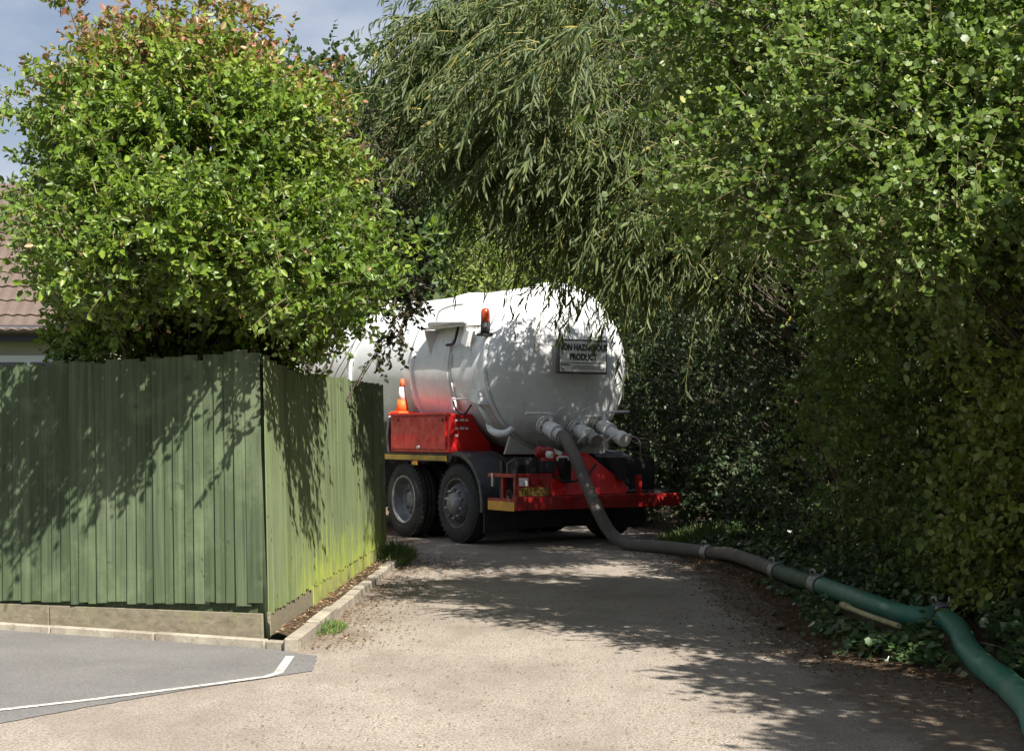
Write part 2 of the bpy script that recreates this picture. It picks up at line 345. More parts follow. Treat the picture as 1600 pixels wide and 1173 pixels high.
M['lf_ivy'] = leaf_mat('ivy_leaf', [(0.0, (0.022, 0.05, 0.018)), (0.6, (0.06, 0.105, 0.036)), (1.0, (0.17, 0.19, 0.08))], 0.2, 0.32)
M['lf_far'] = leaf_mat('far_tree_leaf', [(0.0, (0.022, 0.048, 0.016)), (0.6, (0.055, 0.095, 0.026)), (1.0, (0.10, 0.14, 0.04))], 0.3, 0.5)
M['lf_bright'] = leaf_mat('bright_willow_leaf', [(0.0, (0.09, 0.135, 0.03)), (0.6, (0.19, 0.25, 0.055)), (1.0, (0.30, 0.34, 0.10))], 0.35, 0.5)
M['lf_grass'] = leaf_mat('grass_blade', [(0.0, (0.05, 0.10, 0.015)), (0.7, (0.11, 0.20, 0.035)), (1.0, (0.24, 0.23, 0.09))], 0.3, 0.5)
M['lf_dead'] = leaf_mat('dead_leaf', [(0.0, (0.045, 0.025, 0.014)), (0.5, (0.12, 0.07, 0.035)), (0.85, (0.22, 0.15, 0.085)), (1.0, (0.42, 0.36, 0.24))], 0.1, 0.8, (1, 0.9, 0.6), 0.1)

# ------------------------------------------------------------------ foliage machinery
def unit(a): return a / np.maximum(np.linalg.norm(a, axis=-1, keepdims=True), 1e-9)
TPL = {  # (along, across, up)
    'oval': (np.array([(0, 0, 0), (.32, .46, .10), (.72, .36, .06), (1, 0, -.08), (.72, -.36, .06), (.32, -.46, .10)]), np.array([(0, 3, 2, 1), (0, 5, 4, 3)])),
    'lance': (np.array([(0, 0, 0), (.3, .5, .0), (.65, .42, -.05), (1, 0, -.16), (.65, -.42, -.05), (.3, -.5, .0)]), np.array([(0, 3, 2, 1), (0, 5, 4, 3)])),
    'diamond': (np.array([(0, 0, 0), (.45, .5, .05), (1, 0, -.05), (.45, -.5, .05)]), np.array([(0, 3, 2, 1)])),
    'lobe': (np.array([(0, 0, 0), (.30, .52, .04), (.85, .50, 0), (1, 0, -.06), (.85, -.50, 0), (.30, -.52, .04)]), np.array([(0, 3, 2, 1), (0, 5, 4, 3)])),
}
def leaf_mesh(name, P, Dr, Nm, Ln, Wd, tint, tpl):
    T, TF = TPL[tpl]; Dr = unit(Dr); Nm = unit(Nm - Dr * (Nm * Dr).sum(-1, keepdims=True)); S = np.cross(Nm, Dr)
    V = P[:, None, :] + Dr[:, None, :] * (T[None, :, 0:1] * Ln[:, None, None]) + S[:, None, :] * (T[None, :, 1:2] * Wd[:, None, None]) + Nm[:, None, :] * (T[None, :, 2:3] * Ln[:, None, None])
    k = len(T); N = len(P)
    F = (np.arange(N)[:, None, None] * k + TF[None]).reshape(-1, TF.shape[1])
    return np_mesh(name, V.reshape(-1, 3), F, np.repeat(tint, len(TF)))
def tubes_mesh(name, P, Rr, n=4, smooth=True):
    """P (m,k,3) polylines, Rr (m,k) radii"""
    m, k, _ = P.shape; t = np.empty_like(P); t[:, 1:-1] = P[:, 2:] - P[:, :-2]; t[:, 0] = P[:, 1] - P[:, 0]; t[:, -1] = P[:, -1] - P[:, -2]; t = unit(t)
    ref = np.where(np.abs(t[..., 2:3]) > 0.9, np.array([1.0, 0, 0]), np.array([0, 0, 1.0])); X = unit(np.cross(t, ref)); Y = np.cross(t, X)
    a = np.arange(n) * 2 * np.pi / n
    V = P[:, :, None, :] + (X[:, :, None, :] * np.cos(a)[None, None, :, None] + Y[:, :, None, :] * np.sin(a)[None, None, :, None]) * Rr[:, :, None, None]
    idx = np.arange(m * k * n).reshape(m, k, n); nx = np.roll(idx, -1, axis=2)
    F = np.stack([idx[:, :-1], nx[:, :-1], nx[:, 1:], idx[:, 1:]], -1).reshape(-1, 4)
    return np_mesh(name, V.reshape(-1, 3), F, None, smooth)
def sample_blobs(rng, blobs, n, shell=0.5):
    """blobs: (cx,cy,cz,rx,ry,rz); returns points mostly in the outer shell of the union, and outward directions"""
    B = np.array(blobs, float); wgt = (B[:, 3] * B[:, 4] + B[:, 4] * B[:, 5] + B[:, 3] * B[:, 5]); wgt /= wgt.sum()
    out = []; od = []; cnt = 0
    while cnt < n:
        i = rng.choice(len(B), 4 * n, p=wgt); d = unit(rng.normal(size=(4 * n, 3))); r = (shell ** 3 + (1 - shell ** 3) * rng.random(4 * n)) ** (1 / 3)
        p = B[i, :3] + d * r[:, None] * B[i, 3:]
        q = ((p[:, None, :] - B[None, :, :3]) / B[None, :, 3:]); inside = (np.linalg.norm(q, axis=-1) < shell * 0.95).any(1)
        p = p[~inside]; d = d[~inside]; out.append(p); od.append(d); cnt += len(p)
    return np.concatenate(out)[:n], np.concatenate(od)[:n]

def foliage(rng, C, OD, crad, nt, nl, twig_len, leaf_len, leaf_w, tpl, droop=0.15, up=0.25, outw=0.5, jitter=0.5, lnorm=(0.6, 0.5, 0.55), side=0.8, hang=0.0, twig_dir=None, twist=0.6):
    """twigs from clump centres C with leaves along them. returns leaf arrays and twig polylines"""
    k = len(C); m = k * nt
    c = np.repeat(C, nt, 0); od = np.repeat(OD, nt, 0)
    d = rng.normal(size=(m, 3)) * twist + od * outw + np.array([0, 0, up])
    if twig_dir is not None: d = d + np.array(twig_dir)
    d = unit(d); st = c + rng.normal(size=(m, 3)) * crad * jitter
    Ls = twig_len * (0.55 + 0.8 * rng.random(m)); s = np.linspace(0, 1, 5)
    TP = st[:, None] + d[:, None] * (Ls[:, None] * s)[..., None]; TP[..., 2] -= droop * Ls[:, None] * s ** 2
    ss = 0.1 + 0.9 * ((np.arange(nl)[None] + rng.random((m, nl))) / nl)
    P = st[:, None] + d[:, None] * (Ls[:, None] * ss)[..., None]; P[..., 2] -= droop * Ls[:, None] * ss ** 2
    tang = np.repeat(d[:, None], nl, 1).copy(); tang[..., 2] -= 2 * droop * ss; tang = unit(tang)
    perp = unit(np.cross(tang, unit(rng.normal(size=tang.shape))))
    LD = tang * 0.6 + perp * side + rng.normal(size=tang.shape) * 0.2; LD[..., 2] -= hang
    odl = np.repeat(od[:, None], nl, 1)
    NM = np.array([0, 0, 1.0]) * lnorm[0] + odl * lnorm[1] + rng.normal(size=tang.shape) * lnorm[2]
    N = m * nl
    sz = 0.45 + 0.9 * rng.random(N) ** 1.2
    return P.reshape(N, 3), LD.reshape(N, 3), NM.reshape(N, 3), leaf_len * sz, leaf_w * sz * (0.85 + 0.3 * rng.random(N)), TP, np.repeat(np.repeat(np.arange(k), nt), nl)

def limbs(rng, base, C, fork_z, r0, wob=0.12):
    """one curved limb from the stem line to each clump"""
    k = len(C); s = np.linspace(0, 1, 7); b = np.array(base, float)
    st = np.repeat(b[None], k, 0); st[:, 2] = b[2] + (C[:, 2] - b[2]) * fork_z * (0.4 + 0.6 * rng.random(k))
    mid = st * 0.45 + C * 0.55; mid[:, 2] += 0.12 * np.linalg.norm(C - st, axis=1); mid += rng.normal(size=mid.shape) * wob
    P = (1 - s)[None, :, None] ** 2 * st[:, None] + 2 * ((1 - s) * s)[None, :, None] * mid[:, None] + (s ** 2)[None, :, None] * C[:, None]
    Rr = r0 * (0.35 + 0.65 * rng.random(k))[:, None] * (1 - 0.85 * s)[None]
    return P, Rr

def plant(name, label, cat, base, seed, blobs, nclump, nt, nl, twig_len, leaf_len, leaf_w, tpl, leafmat, shell=0.5, trunk_r=0.08, trunk_h=1.5, fork=0.5, limb_r=0.03, group=None, tintfn=None, twigmat=None,
          twig_keep=0.4, twig_r=0.004, limb_keep=1.0, shoots=0, stems=1, extra=None, cull=None, foliage_name='foliage', **kw):
    rng = np.random.default_rng(seed)
    root = empty(name, base); tag(root, label, cat, group)
    C, OD = sample_blobs(rng, blobs, nclump, shell)
    if extra is not None:
        E = np.array(extra, float); C = np.concatenate([C, E]); OD = np.concatenate([OD, unit(E - np.array(blobs, float)[0, :3])])
    if shoots:
        k = rng.choice(len(C), shoots, replace=False); k = k[C[k, 2] > 2.6]; E = C[k] + OD[k] * (0.12 + 0.28 * rng.random((len(k), 1))) + np.array([0, 0, 0.08]); C = np.concatenate([C, E]); OD = np.concatenate([OD, OD[k]])
    if cull is not None: k = cull(C); C, OD = C[k], OD[k]
    P, LD, NM, Ln, Wd, TP, ci = foliage(rng, C, OD, 0.12 if 'crad' not in kw else kw.pop('crad'), nt, nl, twig_len, leaf_len, leaf_w, tpl, **kw)
    ct = rng.random(len(C)); t = np.clip(0.25 + 0.35 * ct[ci] + rng.normal(size=len(P)) * 0.13, 0, 0.9)
    t = np.where(rng.random(len(P)) < 0.012, 1.0, t)
    if tintfn is not None: t = np.clip(tintfn(P, t, rng), 0, 1)
    b = np.array(base, float)
    if cull is not None: k = cull(P); P, LD, NM, Ln, Wd, t = P[k], LD[k], NM[k], Ln[k], Wd[k], t[k]
    if P[:, 2].min() < 0.02: k = P[:, 2] > 0.02; P, LD, NM, Ln, Wd, t = P[k], LD[k], NM[k], Ln[k], Wd[k], t[k]
    link(foliage_name, leaf_mesh(foliage_name, P - b, LD, NM, Ln, Wd, t, tpl), leafmat, root)['kind'] = 'stuff'
    # stems and limbs
    for i in range(stems):
        off = np.zeros(3) if stems == 1 else np.array([rng.normal() * 0.15, rng.normal() * 0.15, 0])
        top = np.array([rng.normal() * 0.12, rng.normal() * 0.12, trunk_h]) + off
        s = np.linspace(0, 1, 8)[:, None]; tp = off * (1 - s) + top * s + np.sin(s * 5 + i) * 0.03
        tp[0, 2] = -0.08
        link('trunk' if stems == 1 else 'stem', tubes_mesh('trunk', tp[None], (trunk_r * (1.25 - 0.75 * s[:, 0]) * (1 if stems == 1 else 0.6))[None], 10), M['bark'], root)
    LP, LR = limbs(rng, b, C[rng.random(len(C)) < limb_keep], fork, limb_r)
    link('branches', tubes_mesh('branches', LP - b, LR, 5), M['bark'], root)['kind'] = 'stuff'
    kk = rng.random(len(TP)) < twig_keep
    if cull is not None: kk &= cull(TP[:, -1])
    tr = np.repeat((twig_r * np.linspace(1, 0.35, 5))[None], kk.sum(), 0)
    link('twigs', tubes_mesh('twigs', TP[kk] - b, tr, 3), M['twig'] if twigmat is None else twigmat, root)['kind'] = 'stuff'
    return root

# ------------------------------------------------------------------ ground, lane, bay, kerbs
def sheet(name, pts, z, mat, kind='structure', label=None):
    me = bpy.data.meshes.new(name); me.from_pydata([(p[0], p[1], z) for p in pts], [], [list(range(len(pts)))]); o = link(name, me, mat)
    if o.data.polygons[0].normal.z < 0: o.data.flip_normals()
    return tag(o, label, None, None, kind)
S = 600
sheet('ground', [(-S, -S), (S, -S), (S, S), (-S, S)], -0.03, M['ground'], label='rough grassy ground around the lane')
CX, CY = -1.62, 10.6                         # fence corner
PL = Vector((-0.904, 0.428, 0)).normalized(); NL = Vector((-PL.y, PL.x, 0)); NL = NL if NL.y < 0 else -NL
PR = Vector((0.031, 1.0, 0)).normalized(); NR = Vector((PR.y, -PR.x, 0))
rg = np.random.default_rng(3)
edge = [(2.9, -6), (3.0, 3), (3.0, 6.5), (2.8, 8.4), (2.35, 9.3), (1.95, 9.9), (1.98, 11.5), (2.12, 13.2), (2.2, 15.6), (1.95, 17.5), (1.75, 19.5), (2.2, 22), (1.6, 26), (0.2, 31), (-2, 38)]
ed = []
for a, b in zip(edge[:-1], edge[1:]):
    for k in range(6):
        t = k / 6; ed.append((a[0] * (1 - t) + b[0] * t + rg.normal() * 0.035, a[1] * (1 - t) + b[1] * t))
lane = ed + [(-6.5, 38), (-3.2, 26), (-1.6, 19.5), (-1.30, 17.6), (-1.36, 14), (-1.42, 10.3), (-1.5, 9.9), (-9, 10.5), (-14, 6), (-14, -6)]
sheet('lane', lane, 0.0, M['lane'], label='worn sandy tarmac lane leading to the tanker')
e0 = Vector((CX, CY, 0)) + NL * 0.10 + PL * 0.0
bay0 = [gd(497, 1023), gd(490, 1046), gd(400, 1060), gd(300, 1074), gd(150, 1100), gd(0, 1128), gd(-500, 1240), Vector((-12, 8, 0)), Vector((CX, CY, 0)) + PL * 9 + NL * 0.1, e0 + PL * 0.1, Vector((-1.4, 10.28, 0))]
bay = []
for a, b in zip(bay0, bay0[1:] + bay0[:1]):
    m_ = max(1, min(40, int((b - a).length / 0.06))) if max(a.y, b.y) < 10.5 and min(a.x, b.x) > -3.3 else 1
    for k in range(m_): q = a.lerp(b, k / m_); bay.append(q + Vector((rg.normal() * 0.005, rg.normal() * 0.006, 0)) if 0 < k else q)
sheet('parking_bay', bay, 0.004, M['tarmac'], label='patch of newer grey tarmac in front of the fence')
# painted line round the bay, mitred strip
def strip(pts, wd):
    o1 = []; o2 = []
    for i, p in enumerate(pts):
        a = pts[max(i - 1, 0)]; b = pts[min(i + 1, len(pts) - 1)]; t = (b - a).normalized(); nn = Vector((-t.y, t.x, 0)); o1.append(p + nn * wd / 2); o2.append(p - nn * wd / 2)
    return o1 + o2[::-1]
lp = [gd(455, 1024), gd(447, 1036), gd(437, 1050), gd(418, 1056), gd(300, 1072), gd(150, 1091), gd(0, 1108), gd(-300, 1146)]
sheet('bay_line', strip(lp, 0.055), 0.008, M['line'], label='worn white painted line bounding the bay')

def stone_mesh(l, wd, h):
    mb = MB(); mb.box((0, 0, h / 2 - 0.03), (l, wd, h + 0.06)); me = mb.mesh('kerb_stone')
    bm = bmesh.new(); bm.from_mesh(me); bmesh.ops.bevel(bm, geom=bm.edges[:], offset=0.009, segments=1, affect='EDGES'); bm.to_mesh(me); bm.free(); me.materials.append(M['kerb']); return me
kerb = tag(empty('kerb', (CX, CY, 0)), 'concrete edging kerbs round the foot of the fence', None, None, 'structure')
sm1 = stone_mesh(0.89, 0.06, 0.055); sm2 = stone_mesh(0.905, 0.095, 0.082)
for i in range(8):
    o = link('kerb_stone', sm1, None, kerb); p = NL * 0.085 + PL * (0.38 + 0.9 * i - 0.0) ; o.location = (p.x, p.y, rg.normal() * 0.003); o.rotation_euler = (0, 0, math.atan2(PL.y, PL.x) + rg.normal() * 0.004)
link('kerb_stone', stone_mesh(0.24, 0.06, 0.055), None, kerb, loc=(NL * 0.085 - PL * 0.19)).rotation_euler = (0, 0, math.atan2(PL.y, PL.x))
for i in range(8):
    o = link('kerb_stone', sm2, None, kerb); p = NR * (0.205 - 0.004 * i) + PR * (0.22 + 0.915 * i); o.location = (p.x, p.y, rg.normal() * 0.006 - 0.004 * i); o.rotation_euler = (0, 0, math.atan2(PR.y, PR.x) + rg.normal() * 0.008)
# soil between kerb and fence, and the verge on the other side (gently mounded)
soil = MB(); nn = 30
for i in range(nn):
    for j, (dx, z) in enumerate(((-0.10, 0.05), (-0.02, 0.06), (0.08, 0.075), (0.165, 0.06))):
        p = Vector((CX, CY, 0)) + PR * (0.0 + i * 7.3 / nn) + NR * dx; soil.v.append((p.x, p.y, z + rg.normal() * 0.008))
soil.f = [[i * 4 + j, i * 4 + j + 1, (i + 1) * 4 + j + 1, (i + 1) * 4 + j] for i in range(nn - 1) for j in range(3)]; soil.sm = [True] * len(soil.f)
tag(soil.build('soil_strip', M['soil']), 'dusty soil between the kerb and the fence foot', None, None, 'structure')
def edge_x(y): return np.interp(y, [e[1] for e in edge], [e[0] for e in edge])
def verge_z(x, y):
    d = np.maximum(x - edge_x(y), 0); return np.minimum(0.10 * d ** 1.1, 0.30) + 0.005
ver = MB(); ys = np.linspace(-6, 31, 75); ds = [-0.05, 0.1, 0.25, 0.45, 0.7, 1.0, 1.5, 2.2, 3.2, 6]
for y in ys:
    for d in ds:
        x = edge_x(y) + d; ver.v.append((x, y, (verge_z(x, y) + rg.normal() * 0.008) if d > 0 else -0.02))
nd = len(ds); ver.f = [[i * nd + j, i * nd + j + 1, (i + 1) * nd + j + 1, (i + 1) * nd + j] for i in range(len(ys) - 1) for j in range(nd - 1)]; ver.sm = [True] * len(ver.f)
tag(ver.build('verge', M['soil']), 'earth verge under the hedge beside the lane', None, None, 'structure')

# ------------------------------------------------------------------ fence
def board_mesh(wd, h, mat):
    mb = MB(); a, b = 0.026, 0.006
    # wedge section: thick edge at +x; slightly bowed front, chipped top
    V = []
    for z, dx in ((0, 0), (h * 0.5, 0.001), (h, 0.0)):
        V += [(-wd / 2, 0, z), (wd / 2 + dx, 0, z), (wd / 2 + dx, -a, z), (-wd / 2, -b, z)]
    F = [(0, 1, 2, 3)[::-1], (8, 9, 10, 11)]
    for r in (0, 4): F += [(r + i, r + (i + 1) % 4, r + 4 + (i + 1) % 4, r + 4 + i) for i in range(4)]
    mb.add(V, F); me = mb.mesh('board'); me.materials.append(mat); return me
def basis(X, Y, Z, o):
    m = Matrix.Identity(4)
    for i in range(3): m[i][0], m[i][1], m[i][2], m[i][3] = X[i], Y[i], Z[i], o[i]
    return m
corner = Vector((CX, CY, 0))
LEAN = -0.052
def make_fence(label, P, N, length, zbot, ztop, mat, gmat, step, board_w, upv, gz):
    f = tag(empty('timber_fence', corner), label, 'fence', 'green feather-edge fence runs')
    me = [board_mesh(board_w, 1.0, mat) for _ in range(3)]
    t = board_w / 2; i = 0
    X = P.copy()
    while t < length:
        zb, zt = zbot(t) + rg.normal() * 0.008, ztop(t) + rg.normal() * 0.012
        o = link('board', me[i % 3], None, f)
        pos = P * t + upv * zb + N * (0.022 + 0.004 * (i % 2) + rg.normal() * 0.002)
        tilt = rg.normal() * 0.007
        Z = (upv + P * tilt)
        o.matrix_local = basis(X, -N, Z * (zt - zb), pos)
        t += step * (1 + rg.normal() * 0.10); i += 1
    # rails and posts behind, gravel boards in front at the foot
    for z in (0.42, 1.05, 1.66):
        mb = MB(); a = P * 0.03 + upv * z - N * 0.03; b = P * length + upv * z - N * 0.03
        mb.tube([a, b], 0.04, 4); mb.build('rail', M['gravel_board'], f)
    k = 1
    while k * 1.85 < length + 0.3:
        p = P * min(0.06 + k * 1.85, length - 0.02) - N * 0.085
        mb = MB(); mb.tube([p + upv * -0.05, p + upv * 1.84], 0.062, 4); mb.build('post', M['board_lane'], f); k += 1
    t = 0.0; k = 0
    while t < length:
        l = min(1.8, length - t); mb = MB(); z0, z1 = gz(t)
        V = [];
        for (tt, q) in ((t + 0.004, 0), (t + l - 0.006, 1)):
            za, zb = gz(tt)
            for (zz, dn) in ((za, 0.036), (zb, 0.036), (zb, 0.012), (za, 0.012)): V.append(P * tt + upv * zz + N * (dn + 0.004 * (k % 2)))
        mb.add(V, [(0, 1, 2, 3), (7, 6, 5, 4), (0, 4, 5, 1), (1, 5, 6, 2), (2, 6, 7, 3), (3, 7, 4, 0)])
        mb.build('gravel_board', gmat(k), f, 0.004); t += l; k += 1
    return f
upL = (Vector((0, 0, 1)) + PL * 0.047)
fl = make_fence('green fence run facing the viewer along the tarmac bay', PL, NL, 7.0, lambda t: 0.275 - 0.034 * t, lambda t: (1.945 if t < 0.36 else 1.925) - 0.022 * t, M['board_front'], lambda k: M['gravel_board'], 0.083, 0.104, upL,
           lambda t: (0.03 - 0.004 * t, 0.215 - 0.016 * t))
mb = MB(); mb.add([PL * a + upL * z + NL * d for a in (0.02, 6.9) for z, d in ((0.215 - 0.016 * a, 0.006), (0.31 - 0.03 * a, 0.006), (0.31 - 0.03 * a, -0.012), (0.215 - 0.016 * a, -0.012))], [(0, 1, 2, 3), (7, 6, 5, 4), (0, 4, 5, 1), (1, 5, 6, 2), (2, 6, 7, 3), (3, 7, 4, 0)])
mb.build('base_rail', M['board_front'], fl)
upR = (Vector((0, 0, 1)) + Vector((-0.05, 0, 0)))
def ztopR(t): return float(np.interp(t, [0, 0.4, 1.3, 1.4, 3, 6.8], [1.90, 1.86, 1.845, 1.84, 1.865, 1.90]))
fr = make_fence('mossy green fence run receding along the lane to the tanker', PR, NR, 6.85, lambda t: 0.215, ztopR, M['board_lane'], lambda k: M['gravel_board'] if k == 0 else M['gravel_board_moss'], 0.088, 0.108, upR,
           lambda t: (0.06, 0.225))
mb = MB(); mb.tube([PL * 0.0 + upL * 0.05 - NL * 0.03 + PL * 0.02, upL * 1.93 - NL * 0.03 + PL * 0.02], 0.05, 4); mb.build('corner_post', M['board_front'], fl)

# ------------------------------------------------------------------ house
HX1 = at(150, 500, 21).x; HY = 21.0
hs = tag(empty('bungalow', (HX1 - 4, HY + 3, 0)), 'cream bungalow with brown tiled roof behind the fence', 'house')
def hb(x0, x1, y0, y1, z0, z1, name, mat, par=None, bev=0.0):
    o = hs.location; m = MB(); m.bbox(x0 - o.x, x1 - o.x, y0 - o.y, y1 - o.y, z0, z1); return m.build(name, mat, par or hs, bev)
wall = hb(HX1 - 8, HX1, HY, HY + 5.2, -0.05, 2.62, 'wall', M['render'])
hb(HX1 - 8.3, HX1 + 0.25, HY - 0.36, HY - 0.335, 2.56, 2.74, 'fascia', M['fascia'])
win = hb(HX1 - 2.4, HX1 - 0.12, HY - 0.05, HY - 0.003, 1.05, 2.40, 'window', M['upvc'])
for i in range(3): hb(HX1 - 2.33 + i * 0.74, HX1 - 2.33 + i * 0.74 + 0.66, HY - 0.065, HY - 0.052, 1.14, 2.31, 'pane', M['glass'], win)
mb = MB(); a = Vector((HX1 - 8.3, HY - 0.42, 2.72)) - hs.location; b = Vector((HX1 + 0.25, HY - 0.42, 2.72)) - hs.location; mb.cyl(a, b, 0.055, n=10); mb.build('gutter', M['fascia'], hs)
slope = R(38); ruY, ruZ = math.cos(slope), math.sin(slope)
rf = MB(); o = hs.location
rf.prism([(HY - 0.42, 2.68), (HY + 2.6, 2.68 + 3.02 * math.tan(slope)), (HY + 5.62, 2.68), (HY + 5.5, 2.6), (HY + 2.6, 2.58 + 2.9 * math.tan(slope)), (HY - 0.3, 2.6)], lambda a, b, d: Vector((d, a, b)) - o, HX1 - 8.35, HX1 + 0.3)
roof = rf.build('roof', M['tile'], hs)
tm = MB(); tw, tl = 0.33, 0.42; prof = []
for k in range(9): x = -tw / 2 + tw * k / 8; prof.append((x, 0.022 * abs(math.cos(math.pi * (x / tw * 2))) ** 2))
V = [];
for y, dz in ((0, 0.03), (tl, 0.0)):
    V += [(x, y, z + dz + 0.02) for x, z in prof]
V += [(x, 0, 0.004 + z * 0.6) for x, z in prof]
tm.add(V, [(i, i + 1, 10 + i, 9 + i) for i in range(8)] + [(18 + i, 19 + i, 1 + i, i) for i in range(8)], False)
tme = tm.mesh('tile'); tme.materials.append(M['tile'])
for r in range(11):
    for c in range(15):
        t = link('tile', tme, None, roof); y = HY - 0.46 + r * 0.345 * ruY; z = 2.665 + r * 0.345 * ruZ
        t.location = Vector((HX1 + 0.14 - c * 0.315, y, z)) - o; t.rotation_euler = (slope + rg.normal() * 0.006, 0, rg.normal() * 0.004)

# ------------------------------------------------------------------ tanker lorry.  local axes: +x right side, +y forward, z up; rear bumper at y = 0
TH = R(33)
TR = tag(empty('tanker_lorry', (1.10, 19.71, 0), TH), 'white vacuum tanker lorry with a red side locker reversed into the lane', 'tanker lorry')
ZC, RT = 2.22, 1.07
def T(mb, name, mat, par=None, bev=0.0): return mb.build(name, mat, par if par is not None else TR, bev)
mb = MB(); prof = []
YR, YF, DD = 1.0, 7.0, 0.36
for k in range(13):
    a = math.pi / 2 * k / 12; prof.append((YR - DD * math.cos(a), RT * math.sin(a) if k else 0.001))
for k in range(12, -1, -1):
    a = math.pi / 2 * k / 12; prof.append((YF + DD * math.cos(a), RT * math.sin(a) if k else 0.001))
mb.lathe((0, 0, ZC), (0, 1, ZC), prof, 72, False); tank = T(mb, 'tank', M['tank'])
for yb in (1.0, 2.83, 4.65, 6.45):
    mb = MB(); mb.lathe((0, 0, ZC), (0, 1, ZC), [(yb - 0.045, RT + 0.002), (yb - 0.035, RT + 0.03), (yb + 0.035, RT + 0.03), (yb + 0.045, RT + 0.002)], 72, False); T(mb, 'band', M['tank'], tank)
def onT(phi, y, dr=0.0):  # phi degrees from the top, towards the left side
    return Vector((-(RT + dr) * math.sin(R(phi)), y, ZC + (RT + dr) * math.cos(R(phi))))
mb = MB(); mb.tube([onT(a, 1.86, 0.02) for a in range(70, 122, 4)], 0.016, 8); mb.tube([onT(a, 1.80, 0.02) for a in range(80, 122, 4)], 0.012, 8); T(mb, 'conduit', M['white'], tank)
# side shelf with rail, gussets, handrail, cable, lamp
mb = MB(); mb.prism([(-0.90, 2.76), (-1.16, 2.74), (-1.16, 2.77), (-0.88, 2.80)], lambda a, b, d: (a, d, b), 1.30, 2.45); shelf = T(mb, 'side_shelf', M['white'], None, 0.004)
mb = MB(); mb.tube([(-1.17, 1.28, 2.80), (-1.17, 2.20, 2.80)], 0.035, 10); T(mb, 'shelf_tube', M['white'], shelf)
for y in (1.36, 2.38):
    mb = MB(); mb.prism([(-0.92, 2.74), (-1.14, 2.735), (-1.06, 2.40)], lambda a, b, d: (a, d, b), y - 0.012, y + 0.012); T(mb, 'gusset', M['white'], shelf)
mb = MB(); mb.tube(catmull([(-1.02, 2.28, 2.83), (-1.0, 2.24, 2.98), (-0.93, 2.1, 3.04), (-0.86, 1.85, 3.06)], 5), 0.014, 6); T(mb, 'grab_rail', M['galv'], shelf)
mb = MB(); mb.tube(catmull([(-1.12, 1.55, 2.76), (-1.12, 1.62, 2.60), (-1.10, 1.72, 2.53), (-1.09, 1.90, 2.52)], 5), 0.018, 6); T(mb, 'cable', M['black'], shelf)
mb = MB(); mb.box((-1.08, 1.38, 2.60), (0.10, 0.14, 0.22), Matrix.Rotation(R(25), 3, 'X')); T(mb, 'work_lamp', M['white'], shelf, 0.01)
# beacon on a bracket near the rear band
mb = MB(); mb.bbox(-1.12, -0.9, 0.95, 1.11, 2.60, 2.63); mb.cyl((-1.04, 1.03, 2.63), (-1.04, 1.03, 2.77), 0.062, n=14); bea = T(mb, 'beacon', M['black'])
mb = MB(); mb.lathe((-1.04, 1.03, 2.77), (-1.04, 1.03, 2.95), [(0, 0.056), (0.12, 0.06), (0.75, 0.055), (0.93, 0.045), (1.0, 0.01)], 16); T(mb, 'lens', M['lens'], bea)
# sign on the rear end
mb = MB(); mb.bbox(-0.30, 0.46, 0.50, 0.56, 2.13, 2.565); sign = T(mb, 'sign', M['dsteel'], None, 0.008); sign['label'] = 'framed sign reading NON HAZARDOUS PRODUCT'
mb = MB(); mb.bbox(-0.275, 0.435, 0.494, 0.499, 2.155, 2.54); T(mb, 'sign_face', M['signface'], sign)
for sx in (-0.2, 0.36):
    mb = MB(); mb.bbox(sx - 0.02, sx + 0.02, 0.55, 0.75, 2.3, 2.34); T(mb, 'sign_bracket', M['white'], sign)
def text(body, name, size, loc, par, mat, sx=1.0, rot=(R(90), 0, 0), align='CENTER', bold=0.0):
    cu = bpy.data.curves.new(name, 'FONT'); cu.body = body; cu.size = size; cu.align_x = align; cu.extrude = 0.0015; cu.offset = bold
    tmp = bpy.data.objects.new('tmp', cu); col.objects.link(tmp); bpy.context.view_layer.update()
    me = bpy.data.meshes.new_from_object(tmp.evaluated_get(bpy.context.evaluated_depsgraph_get())); bpy.data.objects.remove(tmp)
    o = link(name, me, mat, par, loc); me.materials.clear(); me.materials.append(mat); o.rotation_euler = rot; o.scale = (sx, 1, 1); return o
text('NON HAZARDOUS', 'sign_text', 0.112, (0.08, 0.490, 2.425), sign, M['ink'], 0.77, bold=0.004)
text('PRODUCT', 'sign_text', 0.112, (0.08, 0.490, 2.305), sign, M['ink'], 0.80, bold=0.004)
mb = MB(); mb.bbox(-0.265, 0.425, 0.489, 0.4925, 2.266, 2.272); mb.bbox(-0.25, -0.13, 0.489, 0.4925, 2.235, 2.247); mb.bbox(-0.08, 0.38, 0.489, 0.4925, 2.222, 2.228); mb.bbox(-0.10, 0.40, 0.489, 0.4925, 2.195, 2.201); T(mb, 'sign_small_print', M['ink'], sign)
